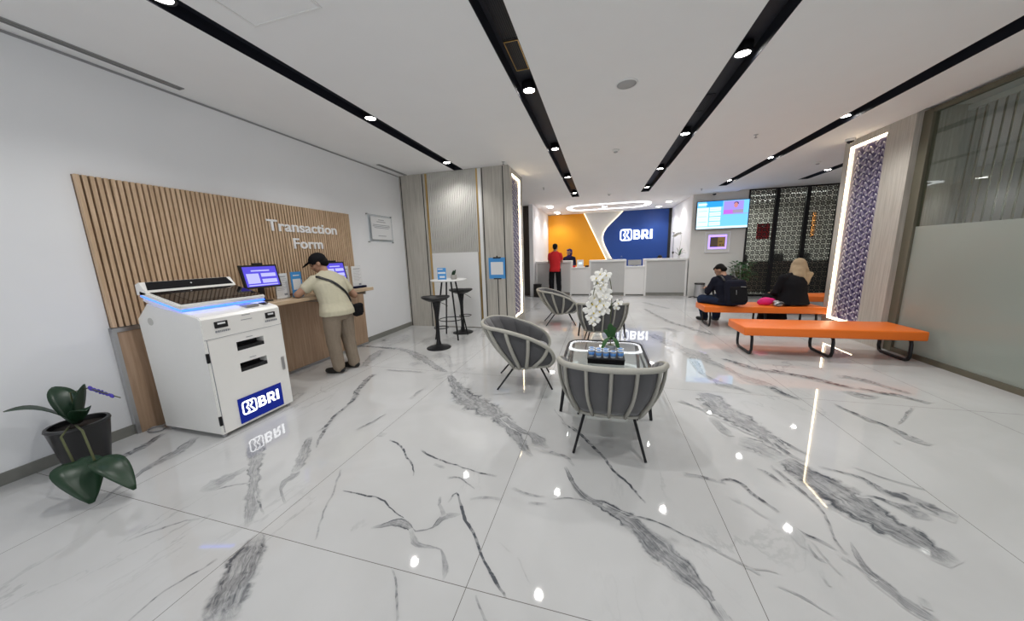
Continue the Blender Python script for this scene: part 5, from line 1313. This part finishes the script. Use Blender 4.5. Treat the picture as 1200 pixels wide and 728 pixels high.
def hand_shapes(mb, w, d, nrm, thumb, curl=.5, s=1.0):
    """w wrist, d direction of the hand, nrm palm normal, thumb side vector"""
    w, d, nrm, th = Vector(w), Vector(d).normalized(), Vector(nrm).normalized(), Vector(thumb).normalized()
    R = Matrix((th, d, nrm)).transposed().to_4x4()
    mb.ball(w+d*.045*s, (.040*s, .052*s, .016*s), 14, rot=R)
    for k, L in enumerate((.072, .080, .075, .060)):
        b = w+d*.085*s+th*(.030-.0195*k)*s
        p1 = b+(d+nrm*.25*curl).normalized()*L*.5*s; p2 = p1+(d+nrm*1.5*curl).normalized()*L*.5*s
        limb(mb, b, .0092*s, p1, .0086*s, 8); limb(mb, p1, .0086*s, p2, .0075*s, 8)
    b = w+d*.030*s+th*.034*s; p1 = b+(d*.6+th*.8+nrm*.2).normalized()*.035*s; p2 = p1+(d*.9+th*.3+nrm*.3).normalized()*.030*s
    limb(mb, b, .0115*s, p1, .0100*s, 8); limb(mb, p1, .0100*s, p2, .0085*s, 8)
def torso(mb, J, g=0.0, z0=None, s=1.0, low=True):
    """pelvis, waist, chest, shoulders along the spine; g = garment allowance"""
    pe, ch, ne = Vector(J['pelvis']), Vector(J['chest']), Vector(J['neck'])
    f = J['R'] @ Vector((0, 1, 0)); r = (Vector(J['shR'])-Vector(J['shL'])).normalized(); rp = (Vector(J['hipR'])-Vector(J['hipL'])).normalized()
    ax = (ne-pe).normalized(); fp = Vector((0, 0, 1)).cross(rp); f1 = ax.cross(r).normalized()
    W_ = J.get('w', 1.0)
    secs = []
    if low: secs += [(pe-Vector((0, 0, .10)), rp*(.10*W_+g), fp*(.075*W_+g)), (pe-Vector((0, 0, .05)), rp*(.155*W_+g), fp*(.115*W_+g))]
    secs += [(pe+(ch-pe)*.0, rp*(.170*W_+g), fp*(.125*W_+g)), (pe+(ch-pe)*.35, rp*(.158*W_+g), fp*(.122*W_+g)), (pe+(ch-pe)*.7, r*(.165*W_+g), f1*(.125*W_+g)),
             (ch, r*(.180*W_+g), f1*(.125*W_+g)), (ch+(ne-ch)*.5, r*(.172*W_+g), f1*(.108*W_+g)), (ch+(ne-ch)*.8, r*(.130*W_+g), f1*(.080*W_+g)), (ne, r*(.062+g), f1*(.058+g))]
    loft(mb, secs)
def person(label, base, J, skin='skin', top=None, bottom=None, shoe='shoe', voxel=.008, eyes=True, s=1.0, sleeve=.55, longsleeve=False, hem=0.0, toplabel=None, fingers=True):
    T = thing('person', label, 'person', base)
    W_ = J.get('w', 1.0)
    mb = MB(); torso(mb, J)
    limb(mb, J['neck'], .056, Vector(J['head'])-J['HR'] @ Vector((0, .01, .06)), .052)
    head_shapes(mb, J['head'], J['HR'])
    for sd in 'LR':
        limb(mb, J['sh'+sd], .052*W_, J['el'+sd], .040); limb(mb, J['el'+sd], .040, J['wr'+sd], .026)
        hd = J.get('hand'+sd)
        if hd: hand_shapes(mb, J['wr'+sd], *hd)
        limb(mb, J['hip'+sd], .082*W_, J['kn'+sd], .056); limb(mb, J['kn'+sd], .054, J['an'+sd], .038)
        a = Vector(J['an'+sd]); t = Vector(J['toe'+sd]); limb(mb, a, .038, a+(t-a)*.3-Vector((0, 0, .02)), .036); limb(mb, a-Vector((0, 0, .035)), .034, t, .026)
    adopt(voxel_union('body', mb, voxel, skin, None, 3), T)
    if top:
        mb = MB(); torso(mb, J, .018, low=False)
        pe = Vector(J['pelvis']); rp = (Vector(J['hipR'])-Vector(J['hipL'])).normalized(); fp = Vector((0, 0, 1)).cross(rp)
        if hem: loft(mb, [(pe-Vector((0, 0, hem)), rp*(.182*W_+.018), fp*(.142*W_+.020)), (pe, rp*(.175*W_+.020), fp*(.138*W_+.020)), (pe+(Vector(J['chest'])-pe)*.28, rp*(.162*W_+.016), fp*(.126*W_+.014))])
        for sd in 'LR':
            a, b, c = Vector(J['sh'+sd]), Vector(J['el'+sd]), Vector(J['wr'+sd])
            if longsleeve: limb(mb, a, .068*W_, b, .056); limb(mb, b, .056, b.lerp(c, .93), .040)
            else: limb(mb, a, .070*W_, a.lerp(b, sleeve), .063)
            limb(mb, J['neck'], .05, a, .055)
        o = voxel_union(toplabel or 'shirt', mb, voxel*1.2, top, None, 5)
        adopt(o, T)
        add_folds(o, .009)
    if bottom:
        mb = MB(); pe = Vector(J['pelvis']); rp = (Vector(J['hipR'])-Vector(J['hipL'])).normalized(); fp = Vector((0, 0, 1)).cross(rp)
        loft(mb, [(pe-Vector((0, 0, .12)), rp*(.12*W_), fp*(.10*W_)), (pe-Vector((0, 0, .06)), rp*(.175*W_), fp*(.135*W_)), (pe-Vector((0, 0, .02)), rp*(.166*W_), fp*(.120*W_)), (pe+Vector((0, 0, .015)), rp*(.140*W_), fp*(.098*W_))])
        for sd in 'LR':
            limb(mb, J['hip'+sd], .100*W_, J['kn'+sd], .084); k, a = Vector(J['kn'+sd]), Vector(J['an'+sd])
            limb(mb, k, .084, k.lerp(a, .99), .072)
        o = voxel_union('trousers', mb, voxel*1.2, bottom, None, 4); adopt(o, T); add_folds(o, .011)
    for sd in 'LR':
        a = Vector(J['an'+sd]); t = Vector(J['toe'+sd]); d = (t-a); d.z = 0; d.normalize(); mb = MB()
        zb = a.z-.085+.002
        limb(mb, (a.x-d.x*.035, a.y-d.y*.035, zb+.042), .040, (t.x, t.y, zb+.034), .032); limb(mb, (a.x, a.y, zb+.05), .042, (a.x, a.y, zb+.075), .040)
        limb(mb, (a.x+d.x*.06, a.y+d.y*.06, zb+.036), .042, (t.x-d.x*.02, t.y-d.y*.02, zb+.032), .038)
        o = voxel_union('shoe', mb, .010, shoe, None, 2); 
        for v in o.data.vertices: v.co.z = max(v.co.z, zb)
        adopt(o, T)
    if eyes:
        for sx in (-1, 1):
            c = Vector(J['head'])+J['HR'] @ Vector((sx*.031, .080, .004)); mb = MB(); mb.ball(c, (.011, .006, .006), 8, rot=J['HR'].to_4x4())
            adopt(mb.build('eye', 'black', None), T)
        c = Vector(J['head'])+J['HR'] @ Vector((0, .094, -.055)); mb = MB(); mb.ball(c, (.022, .005, .005), 8, rot=J['HR'].to_4x4()); adopt(mb.build('mouth', 'tv_skin_cloth', None), T)
    return T
M['tv_skin_cloth'] = mat('lip_skin', (.30, .11, .09), .5)
def add_folds(o, amp):
    from mathutils import noise as nz
    N_ = [n.vector.copy() for n in o.data.vertex_normals]; co = []
    for v, n in zip(o.data.vertices, N_):
        p = v.co; k = nz.noise(Vector((p.x*9, p.y*9, p.z*5)))*.6+nz.noise(Vector((p.x*22, p.y*22, p.z*14)))*.4
        co.extend(p+n*k*amp)
    o.data.vertices.foreach_set('co', co); o.data.update()
def hair_cap(J, T, m='hair', back=.10, voxel=.009, top=.0, longb=0):
    mb = MB(); c, R = Vector(J['head']), J['HR']
    mb.ball(c+R @ Vector((0, -.026, .038+top)), (.081, .090, .084), 18, rot=R.to_4x4())
    mb.ball(c+R @ Vector((0, -.060, -.015)), (.070, .058, .060), 16, rot=R.to_4x4())
    mb.ball(c+R @ Vector((0, .034, .082+top)), (.054, .042, .028), 12, rot=R.to_4x4())
    o = voxel_union('hair', mb, voxel, m, None, 2); adopt(o, T); add_folds(o, .006); return o

# man in cap writing at the worktop
HR = frame_of((-.80, -.60), .45); R0 = frame_of((-1, .0), .35)
J = dict(pelvis=(-3.175, 3.215, .82), chest=(-3.29, 3.275, 1.10), neck=(-3.395, 3.31, 1.275), head=(-3.475, 3.315, 1.395), R=R0, HR=HR, w=1.10,
         shL=(-3.36, 3.115, 1.185), shR=(-3.33, 3.485, 1.165), elL=(-3.43, 2.925, 1.045), wrL=(-3.62, 3.08, 1.035), elR=(-3.20, 3.565, .955), wrR=(-3.44, 3.55, 1.045),
         hipL=(-3.175, 3.12, .80), hipR=(-3.165, 3.31, .80), knL=(-3.21, 3.13, .45), knR=(-3.18, 3.34, .45), anL=(-3.21, 3.165, .085), anR=(-3.17, 3.385, .085),
         toeL=(-3.36, 3.13, .03), toeR=(-3.32, 3.38, .03),
         handL=((-.75, .5, -.12), (0, 0, -1), (-.5, -.75, .1), .5), handR=((-1, -.15, -.1), (0, 0, -1), (-.1, -1, 0), .5))
T = person('man in black cap, cream T-shirt and khaki trousers writing at the oak worktop', (-3.2, 3.27, 0), J, top='cream', bottom='khaki', voxel=.0065, hem=.06)
hair_cap(J, T)
mb = MB(); c = Vector(J['head'])
mb.ball(c+HR @ Vector((0, -.012, .050)), (.088, .104, .084), 22, rot=HR.to_4x4())
mb.ball(c+HR @ Vector((0, .115, .052)), (.070, .075, .010), 18, rot=(HR @ Matrix.Rotation(-.25, 3, 'X')).to_4x4())
o = voxel_union('cap', mb, .0065, 'blackcloth', None, 3)
adopt(o, T)
# crossbody strap and pouch (worn, so they move with him)
from mathutils.bvhtree import BVHTree
sh_ = next(x for x in ALLCH(T) if x.name.startswith('shirt'))
bvh = BVHTree.FromPolygons([v.co for v in sh_.data.vertices], [p.vertices[:] for p in sh_.data.polygons])
A_, B_ = Vector((-3.30, 3.10, 1.24)), Vector((-3.05, 3.44, .86)); SP = [(-3.50, 3.20, 1.10), (-3.48, 3.14, 1.22)]
for i in range(15):
    p = A_.lerp(B_, i/14); d = Vector((-1, 0, -.35)).normalized(); h = bvh.ray_cast(p-d*.6, d)
    if h[0] is not None: SP.append(tuple(h[0]-d*.008))
SP.append((-3.05, 3.45, .80))
mb.bm.free() if False else None
mb = MB(); mb.tube([qlerp(SP, i/60) for i in range(61)], .019, 8, flat=(1, .35)); adopt(mb.build('bag_strap', 'black', None), T)
mb = MB(); mb.box((-3.09, 3.36, .70), (-3.01, 3.50, .87), .03, rot=(0, .12, .1)).m(0).box((-3.013, 3.385, .74), (-3.0, 3.475, .81), .006); adopt(mb.build('crossbody_pouch', 'blackcloth', None, smooth=True), T)

# red shirt man at the counter
HR = frame_of((.25, 1), .1); R0 = frame_of((.15, 1), .05)
bx, by = -1.42, 10.42
J = dict(pelvis=(bx, by, .92), chest=(bx, by+.01, 1.22), neck=(bx, by+.01, 1.47), head=(bx+.01, by+.03, 1.61), R=R0, HR=HR, w=.93,
         shL=(bx-.165, by, 1.38), shR=(bx+.165, by+.01, 1.38), elL=(bx-.20, by+.04, 1.14), wrL=(bx-.16, by+.26, 1.185), elR=(bx+.21, by+.08, 1.15), wrR=(bx+.17, by+.31, 1.19),
         hipL=(bx-.10, by, .90), hipR=(bx+.10, by, .90), knL=(bx-.12, by-.01, .49), knR=(bx+.12, by+.01, .49), anL=(bx-.11, by-.03, .085), anR=(bx+.14, by-.05, .085),
         toeL=(bx-.14, by+.10, .03), toeR=(bx+.18, by+.08, .03), handL=((.3, 1, -.05), (0, 0, -1), (1, -.3, 0), .4), handR=((-.1, 1, -.05), (0, 0, -1), (-1, 0, 0), .4))
T = person('standing man in red polo shirt and black trousers at the left reception counter', (bx, by, 0), J, top='redcloth', bottom='blackcloth', voxel=.009, hem=.08)
hair_cap(J, T)

# receptionist in navy uniform
HR = frame_of((-.75, -1), .12); R0 = frame_of((-.3, -1), .05); bx, by = -1.10, 11.88
J = dict(pelvis=(bx, by, .78), chest=(bx, by-.01, 1.05), neck=(bx, by-.02, 1.30), head=(bx, by-.04, 1.44), R=R0, HR=HR, w=.92,
         shL=(bx+.165, by, 1.22), shR=(bx-.165, by, 1.22), elL=(bx+.21, by-.05, 1.0), wrL=(bx+.12, by-.26, 1.02), elR=(bx-.21, by-.06, 1.0), wrR=(bx-.10, by-.28, 1.02),
         hipL=(bx+.09, by, .76), hipR=(bx-.09, by, .76), knL=(bx+.10, by, .42), knR=(bx-.10, by, .42), anL=(bx+.10, by+.02, .085), anR=(bx-.10, by+.02, .085),
         toeL=(bx+.11, by-.10, .03), toeR=(bx-.11, by-.10, .03), handL=((-.3, -1, 0), (0, 0, -1), (-1, .3, 0), .4), handR=((.3, -1, 0), (0, 0, -1), (1, .3, 0), .4))
T = person('receptionist in indigo headscarf and navy uniform standing behind the left counter', (bx, by, 0), J, top='navycloth', bottom='navycloth', voxel=.009, longsleeve=True, hem=.08)
def hijab(J, T, m, drape=(), face=True, voxel=.008):
    mb = MB(); c, R = Vector(J['head']), J['HR']
    def B(p, r): mb.ball(c+R @ Vector(p), r, 20, rot=R.to_4x4())
    if face:
        B((0, -.040, .030), (.090, .092, .098)); B((0, -.050, -.05), (.085, .075, .085)); B((0, -.01, -.12), (.070, .070, .06)); B((0, .03, .085), (.065, .055, .035))
    else:
        B((0, -.010, .022), (.098, .115, .112)); B((0, -.02, -.06), (.095, .095, .095))
    for a, ra, b, rb in drape: limb(mb, a, ra, b, rb, 16)
    o = voxel_union('headscarf', mb, voxel, m, None, 4 if face else 22); adopt(o, T); add_folds(o, .006 if face else .012); return o
hijab(J, T, 'hijabnavy', [((bx, by-.01, 1.34), .07, (bx, by-.015, 1.27), .10)])

# clerk whose hair just shows above the right counter
HR = frame_of((0, -1), .35); R0 = frame_of((0, -1), .1); bx, by = 1.96, 12.12
J = dict(pelvis=(bx, by, .50), chest=(bx, by-.02, .76), neck=(bx, by-.05, .98), head=(bx, by-.09, 1.125), R=R0, HR=HR, w=.98,
         shL=(bx+.18, by-.03, .90), shR=(bx-.18, by-.03, .90), elL=(bx+.22, by-.15, .74), wrL=(bx+.10, by-.36, .775), elR=(bx-.22, by-.15, .74), wrR=(bx-.10, by-.36, .775),
         hipL=(bx+.09, by, .50), hipR=(bx-.09, by, .50), knL=(bx+.12, by-.40, .50), knR=(bx-.12, by-.40, .50), anL=(bx+.12, by-.38, .085), anR=(bx-.12, by-.38, .085),
         toeL=(bx+.12, by-.5, .03), toeR=(bx-.12, by-.5, .03), handL=((-.2, -1, 0), (0, 0, -1), (-1, 0, 0), .3), handR=((.2, -1, 0), (0, 0, -1), (1, 0, 0), .3))
T = person('seated clerk with short black hair, just visible over the right counter', (bx, by, 0), J, top='navycloth', bottom='blackcloth', voxel=.011, longsleeve=True)
hair_cap(J, T)
T = thing('clerk_chair', 'black swivel chair behind the right reception counter', 'office chair', (1.96, 12.22, 0))
MB().box((-.24, -.24, .33), (.24, .22, .39), .03).build('seat', 'black', T); MB().box((-.22, .19, .45), (.22, .24, .95), .03).box((-.03, .19, .36), (.03, .22, .5)).build('backrest', 'black', T)
MB().cyl((0, 0, .05), (0, 0, .34), .03, n=12).build('gas_lift', 'blackmetal', T); MB().lathe([(0, 0), (.25, 0), (.25, .02), (.04, .06), (0, .06)], n=5).build('base', 'blackmetal', T)

# seated man with backpack: faces away, turned to the left
fd = Vector((-.30, .95, 0)).normalized(); rd = fd.cross(Vector((0, 0, 1)))
def Pp(f, r, z, o=(2.25, 6.60)): v = Vector((o[0], o[1], 0))+fd*f+rd*r; return (v.x, v.y, z)
HR = frame_of((-.80, .60), .75); R0 = frame_of(fd, .4)
J = dict(pelvis=Pp(0, 0, .50), chest=Pp(.07, 0, .74), neck=Pp(.15, 0, .915), head=(2.165, 6.83, 1.015), R=R0, HR=HR, w=1.04,
         shL=Pp(.12, -.175, .845), shR=Pp(.12, .175, .845), elL=Pp(.20, -.245, .63), wrL=Pp(.40, -.14, .66), elR=Pp(.22, .235, .64), wrR=Pp(.44, .04, .66),
         hipL=Pp(.0, -.10, .485), hipR=Pp(.0, .10, .485), knL=(1.90, 6.86, .475), knR=(2.19, 7.0, .475), anL=(2.03, 7.08, .085), anR=(2.25, 7.12, .085),
         toeL=(1.94, 7.20, .03), toeR=(2.21, 7.27, .03), handL=(tuple(fd+rd*.5), (0, 0, 1), tuple(fd*.2-rd), .5), handR=(tuple(fd-rd*.5), (0, 0, 1), tuple(fd*.2+rd), .5))
T = person('seated man in dark jacket bent over his phone, wearing a black backpack', (2.25, 6.62, .395), J, top='jacket', bottom='jeans', voxel=.009, longsleeve=True, hem=.04, toplabel='jacket')
hair_cap(J, T)
q = frame_of((.22, -.97), -.22); BC = Vector((2.295, 6.40, .655))
def bx_(c, r, bev, name, m):
    mb = MB(); mb.box((-r[0], -r[1], -r[2]), r, bev, seg=5)
    for v in mb.bm.verts: v.co = BC+q @ (Vector(c)+v.co)
    adopt(mb.build(name, m, None, smooth=True), BP)
def tb_(pts, r, name, m, flat=None):
    mb = MB(); mb.tube([BC+q @ Vector(p) for p in pts], r, 6, flat=flat); adopt(mb.build(name, m, None), BP)
BP = thing('backpack', 'big black backpack on the back of the seated man, with pale zip', 'backpack', (2.295, 6.40, .395))
bx_((0, 0, 0), (.175, .085, .225), .075, 'body', 'jacket')
bx_((.0, .080, -.045), (.140, .040, .140), .035, 'front_pocket', 'blackcloth')
tb_([(-.02, .122, .085), (-.10, .120, .080)], .005, 'zip', 'greymetal'); tb_([(.06, .123, .03), (.065, .123, -.05)], .004, 'zip', 'greymetal')
tb_([(-.04, -.02, .22), (-.03, -.02, .25), (.03, -.02, .25), (.04, -.02, .22)], .008, 'handle', 'black')
for sx in (-1, 1):
    mb = MB(); st = [Vector(Pp(-.06, sx*.12, .84)), Vector(Pp(.07, sx*.12, .935)), Vector(Pp(.215, sx*.12, .88)), Vector(Pp(.225, sx*.13, .72)), Vector(Pp(.10, sx*.195, .57)), Vector(Pp(-.06, sx*.17, .52))]
    mb.tube([qlerp(st, i/20) for i in range(21)], .022, 8, flat=(1, .35)); adopt(mb.build('shoulder_strap', 'black', None), BP)
T = thing('phone', 'white phone standing on the bench right beside the black backpack', 'phone', (2.555, 6.74, .402))
MB().box((-.03, -.004, 0), (.035, .004, .15), .002, rot=(0, 0, .3)).build('case', 'paper', T)

# seated woman in beige headscarf and black robe, facing away
fd = Vector((-.25, .97, 0)).normalized(); rd = fd.cross(Vector((0, 0, 1))); OW = (3.28, 6.66)
def Pw(f, r, z): v = Vector((OW[0], OW[1], 0))+fd*f+rd*r; return (v.x, v.y, z)
HR = frame_of((.55, .84), .35); R0 = frame_of(fd, .15)
J = dict(pelvis=Pw(0, 0, .50), chest=Pw(.02, 0, .76), neck=(3.33, 6.74, .95), head=(3.375, 6.80, 1.085), R=R0, HR=HR, w=1.08,
         shL=Pw(.05, -.175, .875), shR=Pw(.05, .175, .875), elL=Pw(.09, -.245, .63), wrL=Pw(.30, -.14, .58), elR=Pw(.12, .24, .66), wrR=Pw(.34, .06, .62),
         hipL=Pw(0, -.10, .485), hipR=Pw(0, .10, .485), knL=Pw(.42, -.12, .48), knR=Pw(.42, .10, .48), anL=Pw(.40, -.12, .085), anR=Pw(.40, .08, .085),
         toeL=Pw(.54, -.13, .03), toeR=Pw(.54, .09, .03), handL=(tuple(fd+rd*.4), (0, 0, -1), tuple(rd-fd*.3), .4), handR=(tuple(fd-rd*.4), (0, 0, -1), tuple(-rd-fd*.3), .4))
T = person('seated woman in beige headscarf and long black robe, seen from behind', (3.2, 6.68, .395), J, top='blackcloth', voxel=.009, longsleeve=True, hem=.06, toplabel='robe_top')
mb = MB()
loft(mb, [(Pw(-.02, 0, .42), rd*.245, fd*.17), (Pw(0, 0, .50), rd*.235, fd*.17), (Pw(0, 0, .62), rd*.20, fd*.15), (Pw(.01, 0, .72), rd*.185, fd*.14)])
for sx in (-1, 1): limb(mb, Pw(0, sx*.11, .485), .105, Pw(.42, sx*.11, .475), .095)
loft(mb, [(Pw(.42, 0, .06), rd*.27, fd*.13), (Pw(.43, 0, .25), rd*.25, fd*.11), (Pw(.42, 0, .47), rd*.21, fd*.10)])
o = voxel_union('robe_skirt', mb, .011, 'blackcloth', None, 4); adopt(o, T); add_folds(o, .01)
hd = Vector(J['head'])
hijab(J, T, 'hijab', [((3.375, 6.80, 1.07), .115, (3.35, 6.76, .97), .125), ((3.355, 6.775, 1.02), .115, (3.315, 6.70, .90), .100), ((3.345, 6.74, .99), .105, (3.39, 6.655, .85), .065), ((3.39, 6.655, .85), .065, (3.42, 6.62, .755), .028),
    ((3.40, 6.76, 1.0), .10, (3.46, 6.72, .945), .055), ((3.46, 6.72, .945), .055, (3.525, 6.69, .955), .022), ((3.525, 6.69, .955), .022, (3.42, 6.62, .755), .026), ((3.45, 6.69, .92), .055, (3.41, 6.64, .82), .045), ((3.27, 6.72, .91), .06, (3.36, 6.68, .86), .06)], face=False)
T = thing('pink_bag', 'bright pink soft pouch on the bench beside the seated woman', 'bag', (2.86, 6.62, .399))
mb = MB(); mb.ball((0, 0, .072), (.115, .07, .072), 18).ball((-.07, .01, .05), (.06, .06, .05), 14).ball((.07, 0, .095), (.075, .05, .035), 14)
o = voxel_union('pouch', mb, .008, 'pink', None, 3)
for v in o.data.vertices: v.co.z = max(v.co.z, .0)
o.parent = T; add_folds(o, .005)
T = thing('small_bag', 'small grey and black bag on the bench between pink pouch and woman', 'bag', (3.00, 6.50, .399))
mb = MB(); mb.ball((0, 0, .04), (.085, .06, .04), 16, rot=(0, -.2, .3)).ball((-.03, .02, .075), (.05, .04, .03), 12)
o = voxel_union('body', mb, .007, 'greymetal', None, 3); o.parent = T
for v in o.data.vertices: v.co.z = max(v.co.z, .0)
mb = MB(); mb.tube([(-.06, -.045, .03), (0, -.065, .075), (.07, -.04, .04)], .010, 6); mb.build('strap', 'black', T)

for nme in ('person.004', 'person.005'):   # rest the seated bodies on the bench top
    for ch in ALLCH(bpy.data.objects[nme]):
        off = Matrix.Identity(4)
        for v in ch.data.vertices:
            if v.co.y < 6.99 and .29 < v.co.z < .401: v.co.z = .401
# ------------------------------------------------------------------ world, render look
w = bpy.data.worlds.new('world'); SC.world = w; w.use_nodes = True
w.node_tree.nodes['Background'].inputs[0].default_value = (.93, .96, 1, 1); w.node_tree.nodes['Background'].inputs[1].default_value = 1.0
SC.view_settings.view_transform = 'Standard'; SC.view_settings.look = 'None'; SC.view_settings.gamma = 1; SC.view_settings.use_curve_mapping = False
SC.view_settings.exposure = 0.5
SC.cycles.max_bounces = 10; SC.cycles.diffuse_bounces = 6; SC.cycles.glossy_bounces = 5; SC.cycles.transparent_max_bounces = 16
SC.cycles.use_denoising = True; SC.cycles.sample_clamp_indirect = 6; SC.cycles.caustics_reflective = False; SC.cycles.caustics_refractive = False
